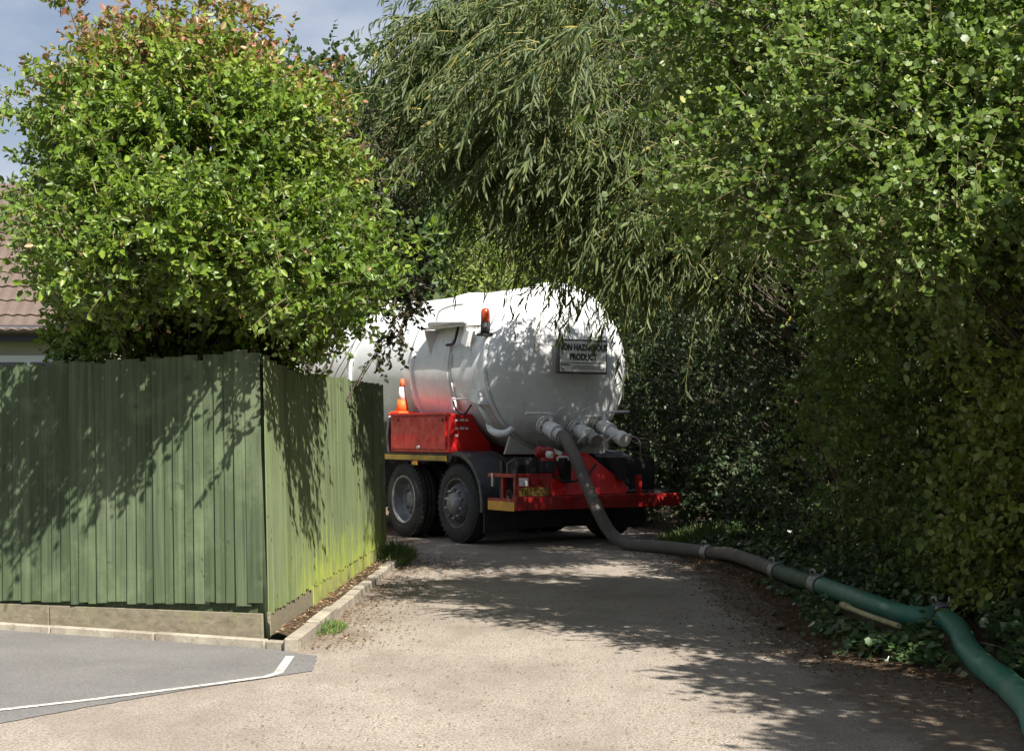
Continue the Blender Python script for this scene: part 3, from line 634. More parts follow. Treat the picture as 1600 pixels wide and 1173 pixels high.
# lockers each side, left one red
def locker(s):
    red = M['red'] if s < 0 else M['black']  # right locker made black to paint in the shade on that side
    prof = [(-1.25, 1.13), (-1.25, 1.63), (-0.915, 1.63), (-0.86, 1.53), (-0.78, 1.40), (-0.66, 1.28), (-0.60, 1.13)]
    mb = MB(); mb.prism([(s * -a, b) for a, b in prof], lambda a, b, d: (a, d, b), 1.55, 3.11); lk = T(mb, 'locker', red, None, 0.012)
    x = s * 1.25
    mb = MB(); mb.bbox(x, x + s * 0.018, 1.62, 3.06, 1.17, 1.60); dr = T(mb, 'locker_door', red, lk, 0.01)
    mb = MB(); mb.bbox(x - s * 0.01, x + s * 0.04, 1.53, 3.13, 1.618, 1.645); T(mb, 'top_lip', red, lk, 0.005)
    for yy in (1.74, 2.92):
        mb = MB(); mb.bbox(x + s * 0.018, x + s * 0.032, yy - 0.06, yy + 0.06, 1.535, 1.575); T(mb, 'hinge', M['redd'], dr, 0.004)
    mb = MB(); mb.cyl((x + s * 0.018, 2.3, 1.20), (x + s * 0.045, 2.3, 1.20), 0.022, n=12); T(mb, 'latch', M['white'], dr)
    if s < 0:
        for r, z in enumerate((1.535, 1.43, 1.34)):
            for q in range((3, 3, 1)[r]):
                mb = MB(); wq = 0.045 if q != 1 else 0.06; xx = -1.17 + q * 0.075; mb.bbox(xx, xx + wq, 1.5445, 1.5475, z, z + 0.026 + 0.006 * (q % 2)); T(mb, 'decal', M['decal'], lk)
    mb = MB(); mb.bbox(x, x + s * 0.012, 1.62, 3.35, 1.03, 1.095); T(mb, 'side_reflector', M['olive'], None, 0.003)
    mb = MB(); mb.bbox(x - s * 0.06, x - s * 0.01, 1.55, 3.4, 1.02, 1.125); T(mb, 'side_rail', M['black'])
    mb = MB(); mb.bbox(x - s * 0.01, x + s * 0.03, 2.36, 2.48, 0.965, 1.015); T(mb, 'side_marker', M['amber'], None, 0.006)
locker(-1); locker(1)
# gear ahead of the locker
mb = MB(); mb.bbox(-1.18, -0.7, 3.3, 3.95, 1.1, 1.55); T(mb, 'tool_box', M['black'], None, 0.02)
mb = MB(); mb.cyl((-1.0, 4.1, 0.85), (-1.0, 5.3, 0.85), 0.3, n=24); T(mb, 'fuel_tank', M['steel'], None)
mb = MB(); mb.tube(catmull([(-1.2, 3.22, 1.65), (-1.24, 3.2, 1.4), (-1.2, 3.25, 1.2), (-1.22, 3.2, 1.05)], 5), 0.02, 6); T(mb, 'air_line', M['galv'])
# chassis
mb = MB()
for x in (-0.42, 0.42): mb.bbox(x - 0.05, x + 0.05, 0.12, 9.2, 0.80, 1.08)
for y in (0.6, 2.1, 3.6, 5.2, 6.8, 8.4): mb.bbox(-0.37, 0.37, y - 0.04, y + 0.04, 0.84, 1.02)
T(mb, 'chassis', M['black'])
for y in (1.9, 4.2, 6.4):
    mb = MB(); mb.bbox(-0.75, 0.75, y - 0.12, y + 0.12, 1.081, 1.26); T(mb, 'tank_saddle', M['redd'])
# wheels
def wheel(deep):
    mb = MB(); r = 0.5
    mb.lathe((0, 0, 0), (1, 0, 0), [(0.02, 0.30), (0.0, 0.33), (-0.006, 0.39), (0.006, 0.445), (0.03, 0.482), (0.055, 0.496), (0.075, r), (0.1, r), (0.105, 0.486), (0.118, 0.486), (0.123, r), (0.15, r), (0.155, 0.486), (0.168, 0.486), (0.173, r), (0.21, r), (0.24, 0.49), (0.28, 0.45), (0.29, 0.38), (0.27, 0.30)], 56, False)
    wh = T(mb, 'wheel', M['rubber'])
    mb = MB()
    for k in range(40):   # shoulder lugs
        a = 2 * math.pi * k / 40; Mx = Matrix.Rotation(a, 3, 'X'); mb.box(Mx @ Vector((0.045, 0, 0.487)), (0.05, 0.042, 0.022), Mx)
    T(mb, 'tread_lugs', M['rubber'], wh)['kind'] = 'stuff'
    if deep:
        mb = MB(); mb.lathe((0, 0, 0), (1, 0, 0), [(0.012, 0.325), (-0.004, 0.318), (0.0, 0.295), (0.03, 0.285), (0.14, 0.275), (0.165, 0.24), (0.17, 0.13), (0.12, 0.12), (0.10, 0.10), (0.10, 0.001)], 48, False); T(mb, 'rim', M['steel'], wh)
        nx, nr = 0.16, 0.185
    else:
        mb = MB(); mb.lathe((0, 0, 0), (1, 0, 0), [(0.012, 0.325), (-0.004, 0.318), (0.004, 0.295), (0.05, 0.28), (0.06, 0.262), (0.02, 0.235), (-0.01, 0.215), (-0.018, 0.16), (-0.01, 0.14)], 48, False); T(mb, 'rim', M['dsteel'], wh)
        mb = MB(); mb.lathe((0, 0, 0), (1, 0, 0), [(0.0, 0.142), (-0.05, 0.135), (-0.075, 0.11), (-0.08, 0.03), (-0.08, 0.001)], 32, False); T(mb, 'hub', M['steel'], wh)
        nx, nr = -0.012, 0.185
    for k in range(10):
        a = 2 * math.pi * k / 10; mb = MB(); c = Vector((nx, math.cos(a) * nr, math.sin(a) * nr)); mb.cyl(c + Vector((0.01, 0, 0)), c - Vector((0.045, 0, 0)), 0.021, 0.017, n=6); T(mb, 'wheel_nut', M['steel'], wh)
    return wh
w1 = wheel(False); w1.location = (-1.24, 1.40, 0.5); w1.rotation_euler = (0.3, 0, 0)
w2 = wheel(True); w2.location = (-1.235, 2.78, 0.5)
wheels = [(w1, 1.40), (w2, 2.78)]
for src, y in wheels:
    c = copy_tree(src, TR); c.location = (1.24, y, 0.5); c.rotation_euler = (0, 0, math.pi)
for y in (6.3, 8.1):
    for sgn in (-1, 1):
        c = copy_tree(w1, TR); c.location = (sgn * 1.24, y, 0.5); c.rotation_euler = (0, 0, 0 if sgn < 0 else math.pi)
for sgn in (-1, 1):   # inner twin of the deep-dish axle
    c = w2.copy(); col.objects.link(c); c.parent = TR; c.location = (sgn * 0.88, 2.78, 0.5); c.rotation_euler = (0, 0, 0 if sgn < 0 else math.pi)
for y in (1.40, 2.78, 6.3, 8.1):
    mb = MB(); mb.cyl((-1.05, y, 0.5), (1.05, y, 0.5), 0.08, n=12); mb.lathe((-0.25, y, 0.5), (0.25, y, 0.5), [(0, 0.08), (0.3, 0.2), (0.7, 0.2), (1, 0.08)], 14); T(mb, 'axle', M['black'])
mb = MB(); mb.bbox(-0.6, 0.6, 3.5, 6.0, 0.32, 0.78); T(mb, 'added_dark_box', M['black'], None, 0.03)  # dark box added to blacken the view under the lorry
mb = MB(); mb.bbox(-0.74, 0.74, 3.36, 3.40, 0.14, 0.8); T(mb, 'added_dark_screen', M['black'])  # dark screen added to hide sunlit ground beneath the lorry
mb = MB(); mb.bbox(-0.70, 0.70, 0.80, 0.83, 0.20, 0.62); T(mb, 'added_dark_screen', M['black'])  # second added screen, keeps the gap between the rear wheels dark
# mudguards
def guard(s, y, a0, a1):
    mb = MB(); n_ = 18; V = []
    x0, x1 = s * 1.262, s * 0.72
    for k in range(n_ + 1):
        a = R(a0 + (a1 - a0) * k / n_); c, sn = math.cos(a), math.sin(a)
        for x, r in ((x0, 0.60), (x0, 0.655), (x1, 0.655), (x1, 0.635), (x0 - s * 0.02, 0.635), (x0 - s * 0.02, 0.60)): V.append((x, y + r * c, 0.5 + r * sn))
    F = [[k * 6 + i, k * 6 + (i + 1) % 6, (k + 1) * 6 + (i + 1) % 6, (k + 1) * 6 + i] for k in range(n_) for i in range(6)] + [list(range(6)), [n_ * 6 + i for i in range(6)][::-1]]
    mb.add(V, F); g = T(mb, 'mudguard', M['mudguard']); return g
for s in (-1, 1):
    g = guard(s, 1.40, 85, 188)
    mb = MB(); mb.bbox(s * 1.24, s * 0.76, 0.735, 0.75, 0.16, 0.46); T(mb, 'mud_flap', M['black'], g)
# rear frame and bumper
mb = MB(); mb.bbox(-1.25, 1.25, 0.0, 0.10, 0.465, 0.625); bum = T(mb, 'bumper', M['redd'], None, 0.008)
for s in (-1, 1):
    x = s * 1.25
    mb = MB(); mb.bbox(x, x + s * 0.012, 0.03, 0.62, 0.455, 0.565); T(mb, 'side_reflector', M['amber'], None, 0.004)
    mb = MB(); mb.bbox(x, x - s * 0.06, 0.104, 0.64, 0.465, 0.60)
    if s < 0: mb.bbox(x, x - s * 0.06, 0.02, 0.64, 0.855, 0.90)
    T(mb, 'side_frame', M['redd'], None, 0.004)
    for y in ((0.05, 0.32) if s < 0 else ()):
        mb = MB(); mb.bbox(x - s * 0.003, x - s * 0.055, y - 0.02, y + 0.02, 0.602, 0.853); T(mb, 'frame_post', M['redd'])
mb = MB(); mb.bbox(-1.19, -0.70, 0.045, 0.075, 0.627, 0.90); lp_ = T(mb, 'lamp_panel', M['redd'], None, 0.004)
mb = MB(); mb.bbox(-1.20, -0.765, 0.030, 0.042, 0.632, 0.735); npl = T(mb, 'number_plate', M['plate'], None, 0.003)
text('LJ11 LZC', 'plate_text', 0.092, (-0.983, 0.028, 0.652), npl, M['ink'], 0.98)
mb = MB(); mb.bbox(-1.195, -1.06, 0.030, 0.043, 0.755, 0.85); T(mb, 'white_label', M['white'], lp_)
mb = MB(); mb.prism([(-0.76, 0.63), (-0.74, 0.93), (-0.60, 1.14), (0.06, 1.14), (0.50, 0.74), (0.50, 0.63)], lambda a, b, d: (a, d + (b - 0.63) * 0.55, b), 0.105, 0.125); sl = T(mb, 'sloping_plate', M['red'], None, 0.004)
mb = MB(); mb.prism([(-0.62, 0.96), (-0.60, 0.98), (-0.45, 0.68), (-0.47, 0.66)], lambda a, b, d: (a, d + (b - 0.63) * 0.55, b), 0.085, 0.104); T(mb, 'rib', M['red'], sl)
for x in (0.62,):
    mb = MB(); mb.bbox(x - 0.03, x + 0.03, 0.03, 0.09, 0.627, 0.86); T(mb, 'frame_post', M['redd'])
mb = MB(); mb.bbox(0.47, 1.2, 0.10, 0.5, 0.626, 0.66); T(mb, 'step_plate', M['black'])
mb = MB(); mb.bbox(-1.17, 1.17, 0.44, 0.50, 0.45, 1.05); T(mb, 'shade_backing', M['black'])  # black sheet painting in the shade inside the rear frame
mb = MB(); mb.bbox(-0.95, 0.95, 1.0, 1.9, 0.35, 0.62); T(mb, 'added_dark_block', M['black'], None, 0.02)  # dark block added so the space below the tank stays black
for x in (-0.98, -0.84):
    mb = MB(); mb.cyl((x, 0.05, 0.81), (x, 0.022, 0.81), 0.05, 0.046, n=16); T(mb, 'tail_lamp', M['redd'], lp_, 0.004)
mb = MB(); mb.tube(catmull([(-0.7, 0.2, 0.95), (-0.5, 0.08, 0.80), (-0.2, 0.09, 0.84), (0.1, 0.25, 1.0)], 6), 0.014, 6); T(mb, 'air_line', M['black'])
# grey bracket plates with a U cut-out, black boxes, red valve cluster
def up_(a, b, d): return (a, d, b)
arc = [(-1.01 + 0.075 * math.cos(R(180 - q)), 0.93 + 0.075 * math.sin(R(q))) for q in range(0, 181, 20)]
mb = MB(); mb.prism([(-1.22, 0.90), (-1.22, 1.02), (-1.10, 1.09), (-0.78, 1.09), (-0.76, 0.90), (-0.93, 0.90)] + arc[::-1] + [(-1.09, 0.90)], up_, 0.24, 0.27); T(mb, 'bracket_plate', M['mudguard'], None, 0.003)
mb = MB(); mb.bbox(-0.80, -0.60, 0.12, 0.30, 0.905, 1.05); T(mb, 'valve_box', M['black'], None, 0.008)
mb = MB(); mb.tube(catmull([(-0.58, 0.11, 1.05), (-0.58, 0.11, 1.085), (-0.5, 0.11, 1.095), (-0.42, 0.11, 1.085), (-0.42, 0.11, 1.05)], 4), 0.012, 6); T(mb, 'wire_handle', M['white'])
mb = MB(); mb.lathe((-0.84, 0.2, 1.16), (-0.62, 0.14, 1.14), [(0, 0.05), (0.2, 0.075), (0.5, 0.06), (0.7, 0.08), (1, 0.05)], 14); cv = T(mb, 'coupling_valve', M['redd'])
mb = MB(); mb.cyl((-0.72, 0.13, 1.13), (-0.68, 0.07, 1.12), 0.05, 0.04, n=12); T(mb, 'outlet', M['white'], cv)
mb = MB(); mb.box((-0.55, 0.16, 1.15), (0.12, 0.03, 0.05), Matrix.Rotation(R(20), 3, 'Y')); T(mb, 'lever', M['white'], cv)
mb = MB(); mb.tube([(-0.82, 0.2, 1.16), (-0.80, 0.2, 1.30)], 0.012, 6); T(mb, 'stem', M['black'], cv)
mb = MB(); mb.bbox(-1.265, -1.235, 0.50, 0.54, 0.74, 0.90); T(mb, 'shackle', M['galv'])
# skirt under the tank at the back
mb = MB(); mb.prism([(-0.78, 1.12), (-0.70, 1.34), (-0.45, 1.24), (0.45, 1.24), (0.70, 1.34), (0.78, 1.12)], up_, 0.98, 1.02); T(mb, 'tank_skirt', M['tank'])
# hinge arm and hook by the rear band
mb = MB(); mb.prism([(1.02, 1.74), (1.28, 1.78), (1.22, 1.93), (1.10, 1.93)], lambda a, b, d: (d, a, b), -1.14, -0.98); arm = T(mb, 'clevis', M['white'], None, 0.008)
mb = MB(); mb.cyl((-1.09, 1.16, 1.80), (-0.98, 1.02, 1.50), 0.028, 0.034, n=14); T(mb, 'ram', M['white'], arm)
mb = MB(); mb.tube(catmull([(-0.98, 1.06, 1.50), (-0.97, 1.0, 1.42), (-0.93, 0.90, 1.38), (-0.87, 0.80, 1.39), (-0.82, 0.74, 1.45)], 5), [0.034 + 0.014 * math.sin(k / 20 * 3.1) for k in range(21)], 10); T(mb, 'hook', M['white'], arm)
mb = MB(); mb.tube(catmull([(-1.08, 1.75, 1.80), (-1.12, 1.6, 1.68), (-1.13, 1.4, 1.62), (-1.11, 1.25, 1.74)], 6), 0.012, 6); T(mb, 'air_line', M['black'])
mb = MB(); mb.tube([(-1.10, 1.72, 1.82), (-1.10, 1.30, 1.82)], 0.010, 6); T(mb, 'pipe', M['white'])
mb = MB(); mb.box((-1.06, 1.76, 1.76), (0.05, 0.06, 0.16)); T(mb, 'valve', M['white'], None, 0.01)
# outlets
ODR = Vector((0.02, -1, -0.38)).normalized()
def outlet(x, y, z, length, cap, lever, ang):
    p = Vector((x, y, z)); e = p + ODR * length
    mb = MB(); mb.cyl(p - ODR * 0.15, e, 0.072, n=20); o = T(mb, 'outlet_pipe', M['white'])
    for t_, r_, w_ in ((0.02, 0.122, 0.03), (0.075, 0.122, 0.026), (0.30, 0.108, 0.03)):
        mb = MB(); mb.cyl(p + ODR * t_, p + ODR * (t_ + w_), r_, n=20); T(mb, 'flange', M['white'], o, 0.004)
    for k in range(6):
        a = k * math.pi / 3; q = ODR.to_track_quat('Z', 'Y').to_matrix(); c = p + q @ Vector((0.102 * math.cos(a), 0.102 * math.sin(a), 0)); mb = MB(); mb.cyl(c - ODR * 0.0, c + ODR * 0.13, 0.013, n=6); T(mb, 'bolt', M['galv'], o)
    mb = MB(); mb.lathe(p + ODR * 0.10, p + ODR * 0.30, [(0, 0.085), (0.25, 0.10), (0.75, 0.10), (1, 0.085)], 18); T(mb, 'valve_body', M['white'], o)
    st = p + ODR * 0.2; tp = st + Vector((0, 0.02, 0.20)); mb = MB(); mb.cyl(st, tp, 0.03, 0.022, n=10); mb.box(tp, (0.07, 0.07, 0.04)); T(mb, 'valve_stem', M['white'], o)
    d = Vector((math.cos(ang), math.sin(ang), 0.03 if ang < 1 else 0.0)); mb = MB(); mb.tube([tp, tp + d * lever * 0.2 + Vector((0, 0, 0.0)), tp + d * lever], [0.022, 0.016, 0.018], 8); T(mb, 'lever', M['white'], o)
    if cap:
        mb = MB(); mb.lathe(e - ODR * 0.10, e + ODR * 0.05, [(0, 0.078), (0.2, 0.094), (0.8, 0.094), (1, 0.086)], 18); T(mb, 'end_cap', M['white'] if cap == 1 else M['galv'], o)
        for s in (-1, 1):
            c = e - ODR * 0.03 + Vector((s * 0.11, 0, 0)); mb = MB(); mb.tube(catmull([c + Vector((0, -0.02, 0.05)), c + Vector((s * 0.05, 0, 0.02)), c + Vector((s * 0.06, 0.06, -0.03)), c + Vector((s * 0.03, 0.12, -0.06))], 4), 0.014, 6); T(mb, 'cam_arm', M['white'], o)
    return e
e1 = outlet(-0.34, 0.78, 1.50, 0.46, 0, 0.36, math.pi * 0.98)
e2 = outlet(0.12, 0.76, 1.46, 0.46, 2, 0.45, 0.25)
e3 = outlet(0.50, 0.80, 1.52, 0.60, 1, 0.42, 0.05)
mb = MB(); mb.tube(catmull([e3 + Vector((0.1, 0, 0.03)), e3 + Vector((0.2, 0, 0.02)), e3 + Vector((0.26, -0.02, -0.06)), e3 + Vector((0.27, 0.0, -0.22))], 5), 0.011, 6); T(mb, 'chain', M['galv'])
for x, z in ((-0.12, 1.68), (0.25, 1.68)):
    mb = MB(); mb.tube(catmull([(x - 0.07, 0.72, z - 0.1), (x - 0.05, 0.66, z), (x + 0.03, 0.66, z + 0.02)], 5), 0.012, 6); T(mb, 'grab_handle', M['tank'])
# top walkway and hatch, cab (mostly hidden behind shrub and fence)
mb = MB(); mb.cyl((0, 5.6, ZC + RT - 0.05), (0, 5.6, ZC + RT + 0.12), 0.26, n=24); T(mb, 'hatch', M['white'])
mb = MB(); mb.prism([(7.5, 0.75), (9.75, 0.75), (9.8, 1.5), (9.55, 2.95), (9.3, 3.15), (7.6, 3.15), (7.5, 3.0)], lambda a, b, d: (d, a, b), -1.24, 1.24); cab = T(mb, 'cab', M['white'], None, 0.05)
for s in (-1, 1):
    mb = MB(); mb.prism([(8.35, 1.85), (9.55, 1.85), (9.4, 2.75), (8.35, 2.75)], lambda a, b, d: (d, a, b), s * 1.243, s * 1.25); T(mb, 'side_window', M['glass'], cab)
mb = MB(); mb.prism([(-1.1, 1.75), (1.1, 1.75), (1.05, 2.8), (-1.05, 2.8)], lambda a, b, d: (a, 9.80 - (b - 1.5) * 0.172 + d, b), 0.003, 0.012); T(mb, 'windscreen', M['glass'], cab)

# traffic cone on the locker
cone = tag(empty('traffic_cone', TR.matrix_basis @ Vector((-1.13, 3.0, 1.645))), 'small orange and white traffic cone standing on the red locker', 'traffic cone')
cone.rotation_euler = (0, 0, TH)
mb = MB(); mb.box((0, 0, 0.015), (0.25, 0.25, 0.03)); mb.build('base', M['orange'], cone, 0.008)
for nm, z0, z1, mt in (('lower_band', 0.03, 0.19, 'orange'), ('white_band', 0.19, 0.36, 'conewhite'), ('upper_band', 0.36, 0.47, 'orange')):
    rr = lambda z: 0.092 - 0.152 * z
    mb = MB(); mb.lathe((0, 0, z0), (0, 0, z1), [(0, rr(z0)), (1, rr(z1))], 24, True); mb.build(nm, M[mt], cone)

# ------------------------------------------------------------------ hoses
TRm = Matrix.Translation(TR.location) @ Matrix.Rotation(TH, 4, 'Z')
E1 = TRm @ e1; dE = (TRm.to_3x3() @ ODR)
def hz(px, py, z): return gd(px, py, z)
HOSEPTS = []
def hose(label, pts, mat, r, couple, n=10, ribs=0.0):
    ps = catmull(pts, n); HOSEPTS.extend(p for p in ps if p.z < 0.4); b = ps[0].copy(); b.z = min(p.z for p in ps)
    h = tag(empty('suction_hose', b), label, 'hose', 'hose sections laid to the tanker')
    rr = [r * (1 + 0.015 * math.sin(i * 0.9)) for i in range(len(ps))]
    mb = MB(); mb.tube([p - b for p in ps], rr, 18); mb.build('tube', mat, h)
    if couple:
        t = (ps[1] - ps[0]).normalized(); p = ps[0] - b
        mb = MB(); mb.lathe(p - t * 0.06, p + t * 0.12, [(0, r * 1.02), (0.08, r * 1.22), (0.3, r * 1.22), (0.36, r * 1.08), (0.6, r * 1.08), (0.66, r * 1.2), (0.85, r * 1.2), (1, r * 1.02)], 22); mb.build('coupling', M['galv'], h)
        mb = MB(); mb.lathe(p + t * 0.14, p + t * 0.165, [(0, r * 1.02), (0.2, r * 1.13), (0.8, r * 1.13), (1, r * 1.02)], 22); mb.build('clamp', M['black'], h)
        up = Vector((0, 0, 1)); sd = t.cross(up).normalized()
        for s in ((-1, 1) if couple > 1 else (1,)):
            q = p + sd * s * r * 0.6 + up * r * 1.0
            mb = MB(); mb.tube(catmull([q - t * 0.03, q + up * 0.04 + sd * s * 0.02, q + up * 0.055 + t * 0.06, q + up * 0.03 + t * 0.10], 4), 0.011, 6); mb.build('lever', M['galv'], h)
    return h
rH = 0.075
H1 = [E1 - dE * 0.05, E1 + dE * 0.06, at(899, 716, 19.55), at(918, 762, 19.35), at(938, 806, 19.2), at(958, 836, 19.15), gd(984, 849, rH), gd(1040, 854, rH), gd(1104, 862, rH)]
hose('grey suction hose dropping from the tanker outlet to the lane edge', H1, M['hosegrey'], rH, 0)
mb = MB()
hj = gd(1104, 862, 0.10)
hose('short brown-grey hose length on the verge next to the grass', [gd(1104, 862, rH), gd(1140, 865, rH + 0.04), gd(1175, 876, rH + 0.04), gd(1212, 891, rH + 0.03)], M['hosegrey'], rH * 0.94, 1)
hose('short dusty green hose length between two clamps on the ivy', [gd(1212, 891, rH + 0.03), gd(1240, 901, rH + 0.05), gd(1276, 912, rH + 0.06)], M['hosedull'], rH * 0.96, 1)
hose('bright green hose lying over the ivy above the pale yellow pipe', [gd(1276, 912, rH + 0.06), gd(1330, 931, rH + 0.07), gd(1390, 953, rH + 0.07), gd(1430, 962, rH + 0.07), gd(1468, 960, rH + 0.07)], M['hosegreen'], rH, 2)
hose('bright green hose curving out of the picture at the lane edge', [gd(1468, 960, rH + 0.07), gd(1494, 982, rH + 0.06), gd(1508, 1012, rH + 0.03), gd(1535, 1040, rH), gd(1570, 1066, rH), gd(1606, 1104, rH), gd(1660, 1170, rH), Vector((2.7, 5.4, rH)), Vector((3.1, 4.0, rH))], M['hosegreen'], rH, 2)
HOSEPTS += [gd(1318 + 84 * q / 8, 945 + 31 * q / 8, 0.13) for q in range(9)]
yp = tag(empty('yellow_pipe', gd(1350, 975, 0)), 'short pale yellow plastic pipe lying in the ivy under the green hose', 'pipe')
mb = MB(); mb.tube(catmull([gd(1318, 945, 0.15) - yp.location, gd(1350, 958, 0.15) - yp.location, gd(1402, 976, 0.13) - yp.location], 5), 0.020, 10); mb.build('tube', M['paleyellow'], yp)
mb = MB(); mb.cyl(gd(1314, 943, 0.15) - yp.location, gd(1324, 947, 0.15) - yp.location, 0.027, n=12); mb.build('collar', M['paleyellow'], yp)

# ------------------------------------------------------------------ shrubs and trees
def blob(px, py, D, rx, ry, rz): p = at(px, py, D); return (p.x, p.y, p.z, rx, ry, rz)
# left shrub with red tips
sb = [blob(305, 320, 12.4, 1.05, 1.25, 1.15), blob(225, 400, 12.0, 0.62, 1.0, 0.55), blob(180, 260, 12.3, 0.48, 0.7, 0.55), blob(450, 400, 11.9, 0.5, 0.8, 0.62), blob(265, 175, 12.6, 0.68, 0.8, 0.52), blob(260, 490, 12.0, 0.75, 0.75, 0.34), blob(405, 490, 11.7, 0.42, 0.8, 0.28), (-2.6, 12.3, 2.1, 0.85, 0.6, 0.32), (-1.95, 11.9, 2.1, 0.36, 0.6, 0.28), (-2.3, 11.0, 3.25, 0.8, 0.5, 0.5), (-2.55, 11.4, 3.75, 0.75, 0.5, 0.5), (-1.85, 11.3, 3.5, 0.5, 0.5, 0.5), blob(430, 290, 12.6, 0.46, 0.7, 0.44),
      (-2.45, 10.75, 2.78, 0.6, 0.5, 0.40), (-2.75, 10.9, 2.75, 0.45, 0.5, 0.38), (-2.0, 10.9, 2.8, 0.45, 0.5, 0.40), (-2.45, 10.25, 2.62, 0.42, 0.35, 0.26), (-2.7, 10.35, 2.62, 0.36, 0.35, 0.25), (-2.1, 10.3, 2.68, 0.35, 0.35, 0.26), (-1.55, 10.9, 2.6, 0.32, 0.45, 0.3), (-1.18, 10.65, 2.45, 0.24, 0.4, 0.22), (-1.27, 10.35, 2.25, 0.16, 0.3, 0.10), (-1.65, 10.3, 2.75, 0.36, 0.3, 0.26), (-1.08, 10.85, 2.6, 0.2, 0.35, 0.22), (-1.35, 10.5, 2.42, 0.24, 0.35, 0.18), (-2.3, 10.55, 2.5, 0.6, 0.3, 0.2)]
def shrub_tint(P, t, rng):
    px = P[:, 0] / P[:, 1]; red = np.clip((P[:, 2] - 3.6) / 0.7, 0, 1) * 1.0 + np.clip((px + 0.155) / 0.05, 0, 1) * np.clip((P[:, 2] - 3.1) / 0.6, 0, 1) * 0.5
    return np.clip(t * 0.85 + red * (0.05 + 0.75 * rng.random(len(P))), 0, 1)
plant('garden_shrub', 'large round green shrub with reddish young tips behind the green fence', 'shrub', (-2.45, 12.5, 0), 11, sb, 1350, 7, 14, 0.27, 0.056, 0.033, 'oval', M['lf_shrub'], shell=0.62, trunk_h=1.9, trunk_r=0.05, stems=4, fork=0.75, limb_r=0.018, limb_keep=0.3, shoots=170, tintfn=shrub_tint, twig_keep=0.5, up=0.35, outw=0.7, crad=0.15,
      lnorm=(0.5, 0.75, 0.5), extra=[tuple(at(x, y, 12.5)) for x, y in ((25, 180), (55, 150), (75, 130), (130, 85), (150, 75), (180, 60), (230, 50), (250, 30), (310, 25), (340, 15), (330, 30), (395, 70), (405, 55), (380, 90), (440, 170))])
# dark shrub beyond it
db = [blob(615, 390, 14.6, 0.20, 0.5, 0.6), blob(595, 280, 14.8, 0.3, 0.5, 0.6), blob(620, 470, 14.6, 0.14, 0.3, 0.2), blob(520, 300, 14.5, 0.5, 0.5, 0.7)]
plant('purple_shrub', 'dark purple leaved shrub leaning over the lane fence before the tank', 'shrub', (-1.85, 14.4, 0), 12, db, 95, 6, 9, 0.24, 0.062, 0.04, 'oval', M['lf_purple'], shell=0.5, trunk_h=2.0, trunk_r=0.04, fork=0.8, limb_r=0.012, limb_keep=0.25, twig_keep=0.7, crad=0.1,
      extra=[tuple(at(x, y, 14.4)) for x, y in ((590, 545), (615, 530), (630, 490), (600, 560), (560, 470), (640, 440))])
# willow hanging over the tanker
wb = [blob(780, 90, 15.6, 0.75, 0.9, 0.7), blob(900, 60, 15.6, 1.0, 1.0, 0.8), blob(1010, 180, 15.0, 0.85, 0.9, 0.8), blob(810, 210, 15.0, 0.6, 0.7, 0.45), blob(920, 250, 14.5, 0.7, 0.7, 0.45), blob(1040, 290, 14.4, 0.6, 0.7, 0.45), blob(1000, -30, 16.0, 1.1, 0.9, 0.6), blob(1130, 220, 15.0, 0.6, 0.8, 0.8), blob(1130, 350, 15.0, 0.45, 0.7, 0.4), blob(700, 60, 15.6, 0.35, 0.6, 0.3),
      (1.7, 17.5, 4.2, 0.6, 0.8, 0.8), (2.3, 17.4, 4.9, 0.8, 0.9, 0.8), (2.5, 18.2, 4.3, 0.7, 0.8, 0.7), (1.5, 18.3, 3.7, 0.45, 0.5, 0.4), (1.0, 18.6, 4.0, 0.35, 0.4, 0.4), (1.35, 17.9, 4.5, 0.45, 0.5, 0.4), (2.9, 16.8, 4.1, 0.6, 0.8, 0.6), (0.1, 13.9, 4.2, 0.45, 0.5, 0.4), (0.4, 13.3, 4.75, 0.5, 0.5, 0.4)]
wex = [tuple(at(x, y, 15)) for x, y in ((650, 40), (640, 60), (600, 150), (640, 170), (630, 205), (670, 180), (690, 195), (690, 230), (720, 240), (780, 250), (830, 270), (870, 300), (900, 320), (940, 340), (970, 370), (1000, 380), (660, 110), (900, 350), (1030, 390), (1010, 370), (1050, 400), (580, 175), (560, 150), (700, 150), (730, 130))] + [tuple(at(x, y, 16.8)) for x, y in ((860, 375), (900, 385), (930, 390), (960, 390), (990, 400), (1020, 410), (980, 370), (1040, 400))]
plant('willow_tree', 'narrow leaved willow hanging its branches over the white tank', 'tree', (3.7, 15.8, 0), 21, wb, 560, 7, 26, 0.62, 0.13, 0.019, 'lance', M['lf_willow'], shell=0.5, trunk_h=4.2, trunk_r=0.16, fork=0.8, limb_r=0.022, limb_keep=0.5, twigmat=M['ytwig'], twig_keep=0.5, twig_r=0.005, droop=0.7, up=0.1, outw=0.25, side=0.55, hang=0.55, twig_dir=(-0.75, -0.15, 0.0), extra=wex, crad=0.2, lnorm=(0.45, 0.35, 0.8), twist=0.6)
